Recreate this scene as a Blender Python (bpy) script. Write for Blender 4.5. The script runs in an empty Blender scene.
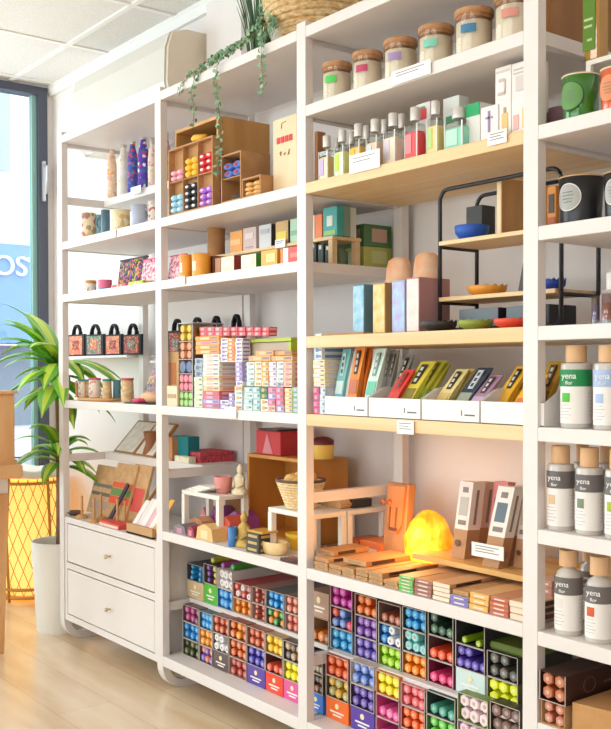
import bpy, math, random
from mathutils import Matrix, Vector
random.seed(7)
S = bpy.context.scene
COL = S.collection
PI = math.pi

# ------------------------------------------------------------ camera
CP = Vector((3.7563, -1.6756, 1.1003)); YAW, PIT, ROL, F = .9108, -.0161, -.0022, 989.86
fwd = Vector((-math.sin(YAW)*math.cos(PIT), math.cos(YAW)*math.cos(PIT), math.sin(PIT)))
r0 = Vector((math.cos(YAW), math.sin(YAW), 0)); u0 = r0.cross(fwd)
RV = r0*math.cos(ROL) + u0*math.sin(ROL); UV = -r0*math.sin(ROL) + u0*math.cos(ROL)
cam = bpy.data.objects.new('camera', bpy.data.cameras.new('camera')); COL.objects.link(cam)
M = Matrix((RV, UV, -fwd)).transposed().to_4x4(); M.translation = CP
cam.matrix_world = M
cam.data.sensor_width = 36; cam.data.lens = F*36/729; cam.data.shift_y = 20/729
cam.data.clip_start = .05
S.camera = cam
S.view_settings.view_transform = 'Standard'; S.view_settings.look = 'None'
S.view_settings.gamma = 1; S.view_settings.use_curve_mapping = False
S.view_settings.exposure = 0.08
S.cycles.transparent_max_bounces = 24

# ------------------------------------------------------------ daylight, room lamps and an added rear fill light
W = bpy.data.worlds.new('sky'); S.world = W; W.use_nodes = True
W.node_tree.nodes['Background'].inputs[0].default_value = (.92, .955, 1, 1)
W.node_tree.nodes['Background'].inputs[1].default_value = 2.6
def area(name, loc, rot, sx, sy, power, color):
    l = bpy.data.lights.new(name, 'AREA'); l.shape = 'RECTANGLE'; l.size = sx; l.size_y = sy
    l.energy = power; l.color = color
    o = bpy.data.objects.new(name, l); COL.objects.link(o); o.location = loc; o.rotation_euler = rot
    return o
area('window_daylight', (-1.35, -1.95, 1.45), (0, math.radians(-90), 0), 2.2, 3.6, 92, (.93, .97, 1))
area('rear_fill_light', (2.2, -4.75, 1.35), (math.radians(90), 0, 0), 4.6, 2.1, 44, (1, .95, .91))  # fill light added behind the camera to brighten the shelf interiors
area('ceiling_light_panel', (1.4, -1.9, 2.5), (0, 0, 0), 1.2, .6, 10, (1, .93, .9))
area('ceiling_light_panel', (3.3, -1.7, 2.5), (0, 0, 0), 1.2, .6, 7, (1, .92, .88))
area('ceiling_light_panel', (3.3, -3.3, 2.5), (0, 0, 0), 1.2, .6, 11, (1, .92, .88))

# ------------------------------------------------------------ materials
def lin(h):
    h = h.lstrip('#'); v = [int(h[i:i+2], 16)/255 for i in (0, 2, 4)]
    return tuple((c/12.92 if c <= .04045 else ((c+.055)/1.055)**2.4) for c in v) + (1,)
MC = {}
def mat(hexc, rough=.55, metal=0, trans=0, coat=0):
    k = (hexc, rough, metal, trans, coat)
    if k in MC: return MC[k]
    m = bpy.data.materials.new('paint_' + hexc.strip('#')); m.use_nodes = True
    b = m.node_tree.nodes['Principled BSDF']
    b.inputs['Base Color'].default_value = lin(hexc); b.inputs['Roughness'].default_value = rough
    b.inputs['Metallic'].default_value = metal; b.inputs['Transmission Weight'].default_value = trans
    b.inputs['Coat Weight'].default_value = coat
    if trans: b.inputs['IOR'].default_value = 1.25
    MC[k] = m; return m
def noisy(name, c1, c2, scale=(4, 4, 4), rough=.6, detail=4, bump=0, fac=(.35, .65)):
    m = bpy.data.materials.new(name); m.use_nodes = True; nt = m.node_tree; b = nt.nodes['Principled BSDF']
    tc = nt.nodes.new('ShaderNodeTexCoord'); mp = nt.nodes.new('ShaderNodeMapping'); mp.inputs['Scale'].default_value = scale
    n = nt.nodes.new('ShaderNodeTexNoise'); n.inputs['Scale'].default_value = 1; n.inputs['Detail'].default_value = detail
    cr = nt.nodes.new('ShaderNodeValToRGB'); cr.color_ramp.elements[0].color = lin(c1); cr.color_ramp.elements[1].color = lin(c2)
    cr.color_ramp.elements[0].position = fac[0]; cr.color_ramp.elements[1].position = fac[1]
    nt.links.new(tc.outputs['Object'], mp.inputs[0]); nt.links.new(mp.outputs[0], n.inputs['Vector'])
    nt.links.new(n.outputs[0], cr.inputs[0]); nt.links.new(cr.outputs[0], b.inputs['Base Color'])
    b.inputs['Roughness'].default_value = rough
    if bump:
        bp = nt.nodes.new('ShaderNodeBump'); bp.inputs['Strength'].default_value = bump; bp.inputs['Distance'].default_value = .004
        nt.links.new(n.outputs[0], bp.inputs['Height']); nt.links.new(bp.outputs[0], b.inputs['Normal'])
    return m
WHITE = noisy('white_painted_metal', '#e3dad5', '#e8e0dc', (3, 3, 3), .45)
WALL = noisy('white_wall_paint', '#ece3e0', '#f2eae7', (2, 2, 2), .8)
PINEB = noisy('pale_birch_board', '#e3bd88', '#efd0a0', (1.2, 30, 30), .5)
WOOD = noisy('oak_crate_wood', '#c48c4c', '#d6a262', (14, 14, 2), .55)
OAK = noisy('honey_oak', '#d29a62', '#e2b07a', (10, 10, 2), .5)
BAMB = noisy('bamboo_board', '#dca65c', '#ebbd78', (3, 30, 30), .45)
KRAFT = noisy('kraft_card', '#c99c6b', '#d8ae7e', (40, 40, 40), .75)
CARDB = noisy('brown_cardboard', '#b07f50', '#c29060', (18, 18, 18), .8)
WICK = noisy('woven_wicker', '#c79a60', '#edd0a0', (60, 60, 160), .8, 2, .9)
CERA = mat('#f2ece0', .3)
def glass(hexc, rough=.05, refl=.25):
    k = ('glass', hexc, rough, refl)
    if k in MC: return MC[k]
    m = bpy.data.materials.new('clear_glass'); m.use_nodes = True; nt = m.node_tree; nt.nodes.clear()
    o = nt.nodes.new('ShaderNodeOutputMaterial'); t = nt.nodes.new('ShaderNodeBsdfTransparent'); t.inputs[0].default_value = lin(hexc)
    g = nt.nodes.new('ShaderNodeBsdfGlossy'); g.inputs['Roughness'].default_value = rough
    x = nt.nodes.new('ShaderNodeMixShader'); x.inputs[0].default_value = refl*.5; nt.links.new(t.outputs[0], x.inputs[1]); nt.links.new(g.outputs[0], x.inputs[2])
    nt.links.new(x.outputs[0], o.inputs[0]); MC[k] = m; return m
def floral(name, base, spots, scale=60):
    m = bpy.data.materials.new(name); m.use_nodes = True; nt = m.node_tree; b = nt.nodes['Principled BSDF']
    tc = nt.nodes.new('ShaderNodeTexCoord'); v = nt.nodes.new('ShaderNodeTexVoronoi'); v.inputs['Scale'].default_value = scale*1.7
    cr = nt.nodes.new('ShaderNodeValToRGB'); cr.color_ramp.interpolation = 'CONSTANT'
    sep = nt.nodes.new('ShaderNodeSeparateColor')
    nt.links.new(tc.outputs['Object'], v.inputs['Vector']); nt.links.new(v.outputs['Color'], sep.inputs[0]); nt.links.new(sep.outputs[0], cr.inputs[0])
    cols = [base] + spots; e = cr.color_ramp.elements
    e[0].color = lin(base); e[0].position = 0; e[1].color = lin(spots[0]); e[1].position = .5
    for i, c in enumerate(spots[1:]):
        x = e.new(.5 + .5*(i+1)/len(spots)); x.color = lin(c)
    nt.links.new(cr.outputs[0], b.inputs['Base Color']); b.inputs['Roughness'].default_value = .7
    return m
EMB_O = floral('embroidery_orange', '#d9805a', ['#e85a3a', '#f0c070', '#c76a8a'], 90)
EMB_G = floral('embroidery_green', '#3f7a68', ['#c75a6a', '#5fa08a', '#d9a080'], 90)
EMB_R = floral('embroidery_red', '#9c3f3f', ['#c85a50', '#5a3a3a', '#d08a5a'], 90)
FL_DARK = floral('floral_dark', '#3f3a42', ['#d94f80', '#e8b040', '#5a9a5a', '#8a5ab0', '#e07050'], 70)
FL_PINK = floral('floral_pink', '#f2d5d8', ['#e0608a', '#b03a60', '#e8a0b0'], 80)

# ------------------------------------------------------------ geometry helpers
class MB:
    def __init__(s): s.v = []; s.f = []; s.m = []; s.sm = []
    def add(s, vs, fs, mi=0, smooth=False):
        n = len(s.v); s.v += [tuple(p) for p in vs]
        for f in fs: s.f.append([i+n for i in f]); s.m.append(mi); s.sm.append(smooth)
        return s
    def box(s, x0, x1, y0, y1, z0, z1, mi=0):
        v = [(x0,y0,z0),(x1,y0,z0),(x1,y1,z0),(x0,y1,z0),(x0,y0,z1),(x1,y0,z1),(x1,y1,z1),(x0,y1,z1)]
        return s.add(v, [(0,3,2,1),(4,5,6,7),(0,1,5,4),(1,2,6,5),(2,3,7,6),(3,0,4,7)], mi)
    def bev(s, x0, x1, y0, y1, z0, z1, b=.003, mi=0):      # box with chamfered vertical edges and top
        ring = lambda e: [(x0+e+b,y0+e),(x1-e-b,y0+e),(x1-e,y0+e+b),(x1-e,y1-e-b),(x1-e-b,y1-e),(x0+e+b,y1-e),(x0+e,y1-e-b),(x0+e,y0+e+b)]
        v = []
        for z, e in ((z0, b*.6), (z0+b, 0), (z1-b, 0), (z1, b*.6)): v += [(x, y, z) for x, y in ring(e)]
        f = [tuple(range(7, -1, -1)), tuple(range(24, 32))]
        for k in range(3):
            for i in range(8): f.append((k*8+i, k*8+(i+1) % 8, k*8+8+(i+1) % 8, k*8+8+i))
        return s.add(v, f, mi)
    def lathe(s, prof, n=20, c=(0,0,0), mi=0, smooth=True, wave=None):
        v = []
        for (r, z) in prof:
            for i in range(n):
                a = 2*PI*i/n; rr = r
                if wave: rr, z2 = wave(r, z, a)
                else: z2 = z
                v.append((c[0]+rr*math.cos(a), c[1]+rr*math.sin(a), c[2]+z2))
        f = []
        for k in range(len(prof)-1):
            for i in range(n): f.append((k*n+i, k*n+(i+1) % n, (k+1)*n+(i+1) % n, (k+1)*n+i))
        s.add(v, f, mi, smooth)
        if prof[0][0] > 1e-5: s.add([v[i] for i in range(n)], [tuple(range(n-1, -1, -1))], mi)
        if prof[-1][0] > 1e-5: s.add([v[(len(prof)-1)*n+i] for i in range(n)], [tuple(range(n))], mi)
        return s
    def tube(s, pts, rad, n=8, mi=0, closed=False):
        pts = [Vector(p) for p in pts]; v = []; N = len(pts)
        R = rad if isinstance(rad, (list, tuple)) else [rad]*N
        for k, p in enumerate(pts):
            if closed: d = pts[(k+1) % N]-pts[k-1]
            else: d = pts[min(k+1, N-1)]-pts[max(k-1, 0)]
            d.normalize(); ref = Vector((0,0,1)) if abs(d.z) < .9 else Vector((0,1,0))
            a = d.cross(ref).normalized(); b = d.cross(a)
            for i in range(n):
                t = 2*PI*i/n; v.append(p + a*math.cos(t)*R[k] + b*math.sin(t)*R[k])
        f = []
        for k in range(N if closed else N-1):
            k2 = (k+1) % N
            for i in range(n): f.append((k*n+i, k*n+(i+1) % n, k2*n+(i+1) % n, k2*n+i))
        if not closed: f += [tuple(range(n-1, -1, -1)), tuple((N-1)*n+i for i in range(n))]
        return s.add(v, f, mi, n > 4)
    def prism(s, poly, ax, a0, a1, mi=0):                  # polygon extruded along an axis: 'y' poly is (x,z); 'x' poly is (y,z); 'z' poly is (x,y)
        def P(p, a): return {'y': (p[0], a, p[1]), 'x': (a, p[0], p[1]), 'z': (p[0], p[1], a)}[ax]
        n = len(poly); v = [P(p, a0) for p in poly] + [P(p, a1) for p in poly]
        f = [tuple(range(n)), tuple(range(2*n-1, n-1, -1))] + [(i, i+n, (i+1) % n + n, (i+1) % n) for i in range(n)]
        return s.add(v, f, mi)
    def xf(s, M): s.v = [tuple(M @ Vector(p)) for p in s.v]; return s
    def mesh(s, name, mats):
        me = bpy.data.meshes.new(name); me.from_pydata(s.v, [], s.f)
        for m in (mats if isinstance(mats, (list, tuple)) else [mats]): me.materials.append(m)
        me.polygons.foreach_set('material_index', s.m); me.polygons.foreach_set('use_smooth', s.sm); me.update()
        import bmesh
        b = bmesh.new(); b.from_mesh(me); bmesh.ops.recalc_face_normals(b, faces=b.faces); b.to_mesh(me); b.free()
        return me
def part(name, mb, mats, parent=None, loc=(0,0,0), rot=(0,0,0), label=None):
    me = mb.mesh(name, mats) if isinstance(mb, MB) else mb
    o = bpy.data.objects.new(name, me); COL.objects.link(o); o.parent = parent; o.location = loc; o.rotation_euler = rot
    if label: o['label'] = label
    return o
def tag(o, label, cat, group=None):
    o['label'] = label; o['category'] = cat
    if group: o['group'] = group
    return o
def thing(name, label, cat, loc, rz=0, group=None):
    o = bpy.data.objects.new(name, None); COL.objects.link(o); o.location = loc; o.rotation_euler = (0,0,rz); o.empty_display_size = .02
    return tag(o, label, cat, group)
def solo(name, mb, mats, label, cat, loc=(0,0,0), rot=(0,0,0), group=None):
    return tag(part(name, mb, mats, None, loc, rot), label, cat, group)
def struct(name, mb, mats, loc=(0,0,0), parent=None):
    o = part(name, mb, mats, parent, loc)
    if not parent: o['kind'] = 'structure'
    return o
def text_mesh(txt, size, extr=.0004):
    c = bpy.data.curves.new('lettering', 'FONT'); c.body = txt; c.size = size; c.extrude = extr; c.align_x = 'CENTER'; c.align_y = 'CENTER'
    t = bpy.data.objects.new('lettering', c); COL.objects.link(t); bpy.context.view_layer.update()
    me = bpy.data.meshes.new_from_object(t.evaluated_get(bpy.context.evaluated_depsgraph_get()))
    bpy.data.objects.remove(t); me.materials.clear(); return me
TM = {}
def letters(txt, size, m, parent, loc, rot=(PI/2,0,0), label=None):
    k = (txt, size, m.name)
    if k not in TM:
        me = text_mesh(txt, size); me.materials.append(m); TM[k] = me
    return part('lettering', TM[k], None, parent, loc, rot, label)
# ray through a column of the photograph met with a vertical plane Y
def ray(x, y): return fwd + RV*((x-305.5)/F) - UV*((y-384.5)/F)
def at(x, y, Y):
    d = ray(x, y); t = (Y-CP.y)/d.y; p = CP + d*t; return p
def XZ(x, Z, Y):
    y = 400.
    for _ in range(5):
        p = at(x, y, Y); q = at(x, y+1, Y); y += (Z-p.z)/(q.z-p.z)
    return at(x, y, Y).x
def H(x, y, Y): return at(x, y, Y).z
def HS(x, y, Yc, r):                                        # height of the top of an upright round thing
    p = H(x, y, Yc-.75*r)
    return p if p > 1.1 else H(x, y, Yc+.75*r)
def depth(X, Y): return (Vector((X, Y, 1.1))-CP).dot(fwd)
def rnd(x0, x1, Z, yf):                                     # centre and radius of an upright round thing whose front touches plane yf
    r = .03
    for _ in range(5):
        X = XZ((x0+x1)/2, Z, yf+r); r = (x1-x0)/2*depth(X, yf+r)/F
    return X, yf+r, r

# ------------------------------------------------------------ room
XW, YW, ZC = -1.05, .42, 2.54
FL = noisy('floor_wood', '#d9b892', '#edd6b6', (2, 2, 2), .27)
nt = FL.node_tree; b = nt.nodes['Principled BSDF']; b.inputs['Coat Weight'].default_value = .6; b.inputs['Coat Roughness'].default_value = .22; mp = nt.nodes['Mapping']; mp.inputs['Scale'].default_value = (1.5, 9, 1)
mp2 = nt.nodes.new('ShaderNodeMapping'); tc = nt.nodes['Texture Coordinate']; nt.links.new(tc.outputs['Object'], mp2.inputs[0])
br = nt.nodes.new('ShaderNodeTexBrick'); br.inputs['Scale'].default_value = 1; br.inputs['Brick Width'].default_value = 1.25; br.inputs['Row Height'].default_value = .19
br.inputs['Mortar Size'].default_value = .0015; br.offset = .37
br.inputs['Color1'].default_value = (1,1,1,1); br.inputs['Color2'].default_value = (.92,.9,.87,1); br.inputs['Mortar'].default_value = (.72,.66,.6,1)
nt.links.new(mp2.outputs[0], br.inputs['Vector'])
mx = nt.nodes.new('ShaderNodeMix'); mx.data_type = 'RGBA'; mx.blend_type = 'MULTIPLY'; mx.inputs[0].default_value = 1
nt.links.new(nt.nodes['Color Ramp'].outputs[0], mx.inputs[6]); nt.links.new(br.outputs['Color'], mx.inputs[7]); nt.links.new(mx.outputs[2], b.inputs['Base Color'])
struct('floor', MB().box(XW, 6, -4.5, YW, -.05, 0), FL)
CT = noisy('ceiling_tile', '#e4dfda', '#efebe6', (120, 120, 120), .9, 2)
ce = struct('ceiling', MB().box(XW-.1, 6, -4.5, YW+.1, ZC, ZC+.05), CT)
g = MB()
for k in range(-1, 11):
    x = -.97 + .6*k
    if x > XW: g.box(x-.012, x+.012, -4.5, YW, ZC-.006, ZC-.0005)
for k in range(8): y = .198-.6*k; g.box(XW, 6, y-.012, y+.012, ZC-.007, ZC-.0004)
g.v = [v for v in g.v]
part('ceiling_grid', g, mat('#f6f3ef', .5), ce)
struct('wall_back', MB().box(XW-.1, 6, YW, YW+.1, 0, ZC), WALL)
struct('wall_right', MB().box(6, 6.1, -4.5, YW, 0, ZC), WALL)
struct('wall_front', MB().box(XW, -.15, -4.6, -4.5, 0, ZC).box(4.55, 6, -4.6, -4.5, 0, ZC).box(-.15, 4.55, -4.6, -4.5, 2.42, ZC).box(-.15, 4.55, -4.6, -4.5, 0, .28), WALL)  # opening made for the added rear window
w2 = struct('added_rear_window', MB().box(-.15, -.1, -4.58, -4.52, .28, 2.42).box(4.5, 4.55, -4.58, -4.52, .28, 2.42).box(2.18, 2.23, -4.58, -4.52, .28, 2.42).box(-.1, 4.5, -4.58, -4.52, 2.37, 2.42).box(-.1, 4.5, -4.58, -4.52, .28, .33), mat('#4a4d5c', .4))  # unseen window added behind the camera to let the fill light in
part('pane', MB().box(-.1, 2.18, -4.553, -4.547, .33, 2.37), glass('#f4fbfb', .01, .12), w2); part('pane', MB().box(2.23, 4.5, -4.553, -4.547, .33, 2.37), glass('#f4fbfb', .01, .12), w2)
w = MB().box(XW-.1, XW, .385, YW, 0, ZC).box(XW-.1, XW, -4.5, .385, 2.525, ZC).box(XW-.1, XW, -4.5, .385, 0, .06).box(XW-.1, XW, -4.5, -3.9, .06, 2.525)
struct('wall_left', w, WALL)
struct('trim_1', MB().prism([(YW, ZC), (YW, ZC-.05), (YW-.018, ZC-.05), (YW-.03, ZC-.02), (YW-.03, ZC)], 'x', XW, 6), mat('#f3f0ec', .5))
struct('trim_2', MB().box(.47, .71, .392, YW, 0, ZC-.001), WALL)
struct('baseboard_back', MB().box(XW, 6, YW-.015, YW, 0, .08), mat('#f0ece6', .5))
# storefront window
FR = mat('#4a4d5c', .4)
wf = MB()
wf.box(XW-.06, XW+.02, .338, .385, .06, 2.525).box(XW-.06, XW+.02, -3.9, .338, 2.485, 2.525).box(XW-.06, XW+.02, -3.9, .338, .06, .12)
for y in (-1.2, -2.6): wf.box(XW-.06, XW+.02, y, y+.045, .12, 2.485)
wf.box(XW-.06, XW+.02, -3.9, -3.86, .12, 2.485)
win = struct('window_1', wf, FR)
fi = MB().box(XW-.04, XW-.005, .312, .3375, .12, 2.485)
part('inner_frame', fi, mat('#8fb8b0', .3), win)
for y0, y1 in ((-3.86, -2.6), (-2.555, -1.2), (-1.155, .312)):
    part('pane', MB().box(XW-.025, XW-.019, y0, y1, .12, 2.485), glass('#f4fbfb', .01, .12), win)
hd = MB().box(XW+.02, XW+.04, .352, .366, 1.95, 2.15).tube([(XW+.035, .359, 2.13), (XW+.075, .359, 2.12), (XW+.075, .352, 1.98)], .007, 6)
part('window_handle', hd, mat('#c9c9d0', .3, .6), win)
# outside: pavement and the shop across the street
struct('ground', MB().box(-14, XW-.1, -10, 14, -.1, -.02), mat('#b9bcc2', .9))
sh = thing('shop_building', 'pale shop front across the street with blue fascia sign, seen through window', 'building', (-8, 2, 0))
part('facade', MB().box(-3, 0, -7, 9, 2.62, 3.3).box(-3, -.3, -7, 9, 0, 1.4).box(-3, 0, -7, 9, 3.3, 9), noisy('facade_render', '#f7f7fb', '#ffffff', (1,1,1), .8), sh)
fw = MB()
for k in range(9):
    for zz in (3.5, 5.6): fw.box(-.02, .03, -6.6+k*1.6, -5.5+k*1.6, zz, zz+1.6)
part('shutter', fw, mat('#b4bad0', .6), sh)
sg = part('fascia_sign', MB().box(-.5, .06, -7, 9, 1.42, 2.62), mat('#7c9fdc', .5), sh)
t_ = text_mesh('OS', .34, .02); t_.materials.append(mat('#ffffff', .5)); part('lettering', t_, None, sg, (.09, .86, 2.34), (PI/2, 0, PI/2), 'white letters')
part('sign_dot', MB().lathe([(.03, 0), (.03, .03)], 16).xf(Matrix.Rotation(PI/2, 4, 'Y')), mat('#ffffff', .5), sg, (.07, 1.1, 2.44))
part('shop_window', MB().box(-.28, -.25, -6.5, 8.5, .4, 1.38), mat('#7d8698', .2), sh)
for yy in (.6, 1.5): part('window_lamp', MB().lathe([(.01,-.1),(.08,-.06),(.1,0),(.08,.06),(.01,.1)], 14), mat('#f7f5f0', .5), sh, (-.1, yy, 1.25))

# ------------------------------------------------------------ shelving unit
UX = [0, .8, 1.6, 2.4, 3.2]; PW, PD, D, HT = .039, .026, .39, 2.055
unit = thing('shelving_unit', 'tall white metal shelving unit along the back wall with birch boards', 'shelving unit', (0, 0, 0))
def frame_mesh():
    # outline of the closed side frame in Y-Z, round at the two bottom corners
    def path(e):
        R = .085-e; p = [(e, HT)]
        for k in range(9): a = PI + k*PI/16; p.append((e+R+R*math.cos(a), e+R+R*math.sin(a)))
        for k in range(9): a = 1.5*PI + k*PI/16; p.append((D-e-R+R*math.cos(a), e+R+R*math.sin(a)))
        p.append((D-e, HT)); return p
    o, i = path(0), path(PD); n = len(o); v = []
    for x in (-PW, 0):
        v += [(x, y, z) for y, z in o] + [(x, y, z) for y, z in i]
    f = []
    for k in range(n-1):
        f += [(k, k+1, 2*n+k+1, 2*n+k), (n+k, 3*n+k, 3*n+k+1, n+k+1), (k, n+k, n+k+1, k+1), (2*n+k, 2*n+k+1, 3*n+k+1, 3*n+k)]
    f += [(0, 2*n, 3*n, n), (n-1, 2*n-1, 4*n-1, 3*n-1)]
    return MB().add(v, f).mesh('frame', WHITE)
FM = frame_mesh()
rails = [[2.03, 1.80, 1.611, 1.40, .975, .757, .505], [2.03, 1.80, 1.611, 1.40, .975, .757, .545, .30, .12],
         [2.03, 1.823, 1.611, 1.40, .975, .757, .545, .30, .12], [2.03, 1.823, 1.611, 1.189, .975, .757, .545, .30, .12], [2.03, 1.611, 1.40, 1.189, .975, .757, .545, .30]]
for k, X in enumerate(UX):
    fo = part('side_frame', FM, None, unit, (X, 0, 0))
    for z in rails[k]: part('side_rail', MB().box(-PW+.008, -.008, PD, D-PD, z-.032, z-.003), WHITE, fo)
def board(bay, z, y0=0., th=.03, m=None, label=None):
    x0, x1 = UX[bay]+.0, UX[bay+1]-PW
    mb = MB().bev(0, x1-x0, y0, D-PD-.002, z-th, z, .0015)
    return part('shelf_board', mb, m or WHITE, unit, (x0, 0, 0), (0,0,0), label)
birch = 'pale birch board'
for z, y0 in ((2.04, 0), (1.80, .185), (1.611, 0), (1.40, 0), (.975, 0), (.757, .185)): board(0, z, y0)
for z, y0, th in ((2.04, 0, .03), (1.611, 0, .03), (1.40, 0, .03), (.975, 0, .03), (.548, 0, .03), (.306, .105, .016), (.12, 0, .035)): board(1, z, y0, th)
for z, y0, th, m in ((2.04, 0, .03, None), (1.823, 0, .03, None), (1.611, 0, .03, PINEB), (1.189, 0, .032, PINEB), (.975, 0, .032, PINEB), (.548, 0, .03, None), (.306, .08, .016, None), (.12, 0, .035, None)):
    board(2, z, y0, th, m, birch if m else None)
for z, y0 in ((1.613, 0), (1.40, 0), (1.189, 0), (.975, 0), (.757, 0), (.54, 0), (.345, .0)): board(3, z, y0)
# narrow ledge on the wall that carries the little bags
led = MB().box(.02, .70-.26-.003, .32, .418, 1.155, 1.165)
solo('wall_ledge', MB().box(-.72, -.045, .31, .395, 1.15, 1.16).box(-.72, .02, .395, .419, 1.15, 1.16), WHITE, 'slim white ledge on the wall under the row of embroidered bags', 'ledge')
solo('wall_ledge', MB().box(.12, .82, .395, .419, 1.125, 1.135).box(.12, .715, .33, .395, 1.125, 1.135), WHITE, 'slim white ledge on the wall behind the incense rack', 'ledge')

# drawer cabinet
cab = thing('drawer_cabinet', 'white two-drawer cabinet fitted in the left bay of the shelving', 'cabinet', (.002, .004, 0))
cw = .757
body = MB().box(0, cw, .012, D-.03, .088, .115).box(0, cw, 0, D-.03, .482, .505).box(0, .02, .012, D-.03, .115, .482).box(cw-.02, cw, .012, D-.03, .115, .482).box(.02, cw-.02, D-.04, D-.03, .115, .482).box(0, .02, 0, .012, .088, .482).box(cw-.02, cw, 0, .012, .088, .482).box(.02, cw-.02, 0, .012, .088, .112).box(.02, cw-.02, .0, .3, .298, .322)
part('body', body, WHITE, cab)
for z0, z1 in ((.116, .293), (.327, .478)):
    dr = part('drawer', MB().bev(.024, cw-.024, -.0, .30, z0, z1, .002), WHITE, cab)
    part('knob', MB().lathe([(.004, 0), (.004, .012), (.009, .016), (.009, .022), (.002, .025)], 12).xf(Matrix.Rotation(PI/2, 4, 'X')), mat('#c9b993', .3, .8), dr, (.40, 0, (z0+z1)/2))

# split air conditioner over the shelves
ac = thing('air_conditioner', 'white wall air conditioner with bowed front above the shelves', 'air conditioner', (-.41, YW-.001, 2.06))
part('end_cap', MB().prism([(0, 0), (-.12, 0), (-.165, .04), (-.185, .14), (-.18, .27), (-.16, .33), (-.1, .35), (0, .35)], 'x', .84, .852), mat('#e4d3bd', .5), ac)  # beige puts the shade on this end into the cap colour
prof = [(0, 0), (-.12, 0), (-.165, .04), (-.185, .14), (-.18, .27), (-.16, .33), (-.1, .35), (0, .35)]
part('housing', MB().prism(prof, 'x', 0, .84), mat('#d4cdc2', .45), ac)
part('front_panel', MB().prism([(-.124, .004), (-.17, .04), (-.191, .14), (-.187, .27), (-.165, .333), (-.16, .33), (-.181, .27), (-.185, .14), (-.165, .04), (-.12, 0)], 'x', .004, .836), mat('#d8d2c9', .35), ac)
part('air_flap', MB().box(.08, .76, -.15, -.09, -.006, -.001), mat('#dcd6cc', .4), ac)

# ------------------------------------------------------------ generic makers
def card(x0, x1, ytop, Z, Y=-.004, label='', h=None, g=None, lines=3, cat='price card', name='price_card', tilt=.1):
    X0, X1 = XZ(x0, Z, Y), XZ(x1, Z, Y); h = h or H((x0+x1)/2, ytop, Y)-Z
    w = X1-X0; c = thing(name, label, cat, (X0, Y, Z))
    part('card', MB().box(0, w, -.0015, 0, 0, h), mat('#f6f3ef', .5), c)
    p = MB()
    for k in range(lines): p.box(w*.12, w*(.85-.15*(k % 2)), -.0021, -.0014, h*(.78-.2*k)-.0008, h*(.78-.2*k)+.0012)
    part('print', p, mat('#8f8a88', .6), c)
    return c
def boxy(name, x0, x1, ytop, Z, Y, d, col, label, cat='box', face=None, group=None, rough=.5, rz=0, marks=(), lid=None, cname=None, side=None):
    """upright carton; marks are (u0,u1,v0,v1,colour) prints on the front; side: the same on the right side"""
    X0, X1 = XZ(x0, Z, Y), XZ(x1, Z, Y); h = H((x0+x1)/2, ytop, Y)-Z; w = X1-X0
    o = thing(name, label, cat, (X0+w/2, Y, Z), rz, group)
    part('carton', MB().bev(-w/2, w/2, 0, d, 0, h, .0012), col if not isinstance(col, str) else mat(col, rough), o)
    if face: part('front_print', MB().box(-w/2*.94, w/2*.94, -.0008, .0002, h*.03, h*.97), face if not isinstance(face, str) else mat(face, rough), o)
    for (u0, u1, v0, v1, c) in marks:
        part('printed_mark', MB().box(-w/2+w*u0, -w/2+w*u1, -.0016, .0002, h*v0, h*v1), mat(c, rough) if isinstance(c, str) else c, o)
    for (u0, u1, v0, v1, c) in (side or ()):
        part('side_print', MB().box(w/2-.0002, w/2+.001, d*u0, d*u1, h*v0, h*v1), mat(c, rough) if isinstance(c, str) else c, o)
    return o, w, h

# ------------------------------------------------------------ floor things on the left
# rattan lantern
def lantern():
    c = Vector((-.855, .205, 0)); r0_, h = .165, .61
    t = thing('rattan_lantern', 'glowing woven rattan floor lantern beside the window behind the planter', 'lantern', c)
    rr = lambda z: .150 + .02*math.sin(PI*z/h)
    mb = MB()
    n = 22
    for s_ in (1, -1):
        for i in range(n):
            a0 = 2*PI*i/n; pts = []
            for k in range(13):
                z = .03 + (h-.06)*k/12; a = a0 + s_*k/12*1.3; pts.append((rr(z)*math.cos(a), rr(z)*math.sin(a), z))
            mb.tube(pts, .0022, 4)
    part('weave', mb, mat('#d69a3c', .6), t)
    rb = MB()
    for z in (.02, .06, h-.05, h-.015): rb.tube([(rr(z)*math.cos(2*PI*i/28), rr(z)*math.sin(2*PI*i/28), z) for i in range(28)], .008, 6, closed=True)
    for i in range(5): a = 2*PI*i/5+.2; rb.tube([(rr(.02)*math.cos(a), rr(.02)*math.sin(a), .0), (rr(.3)*math.cos(a), rr(.3)*math.sin(a), .3), (rr(h)*math.cos(a), rr(h)*math.sin(a), h)], .007, 6)
    part('hoop', rb, mat('#c98f3c', .6), t)
    em = bpy.data.materials.new('lantern_glow'); em.use_nodes = True; b = em.node_tree.nodes['Principled BSDF']
    b.inputs['Base Color'].default_value = lin('#ffdf9a'); b.inputs['Emission Color'].default_value = lin('#ffbe55'); b.inputs['Emission Strength'].default_value = .95
    part('paper_liner', MB().lathe([(.135, .03), (.14, .3), (.135, h-.04)], 24), em, t)
    cl = MB().lathe([(.14, 0), (.165, .004), (.17, -.02), (.168, -.028)], 30, wave=lambda r, z, a: (r+.006*math.sin(9*a), z+.008*math.sin(7*a) if r > .16 else z))
    solo('folded_cloth', cl, mat('#f3ebdf', .9), 'crumpled white cloth lying on top of the rattan lantern', 'cloth', (c.x, c.y, h+.008))
lantern()
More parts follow.
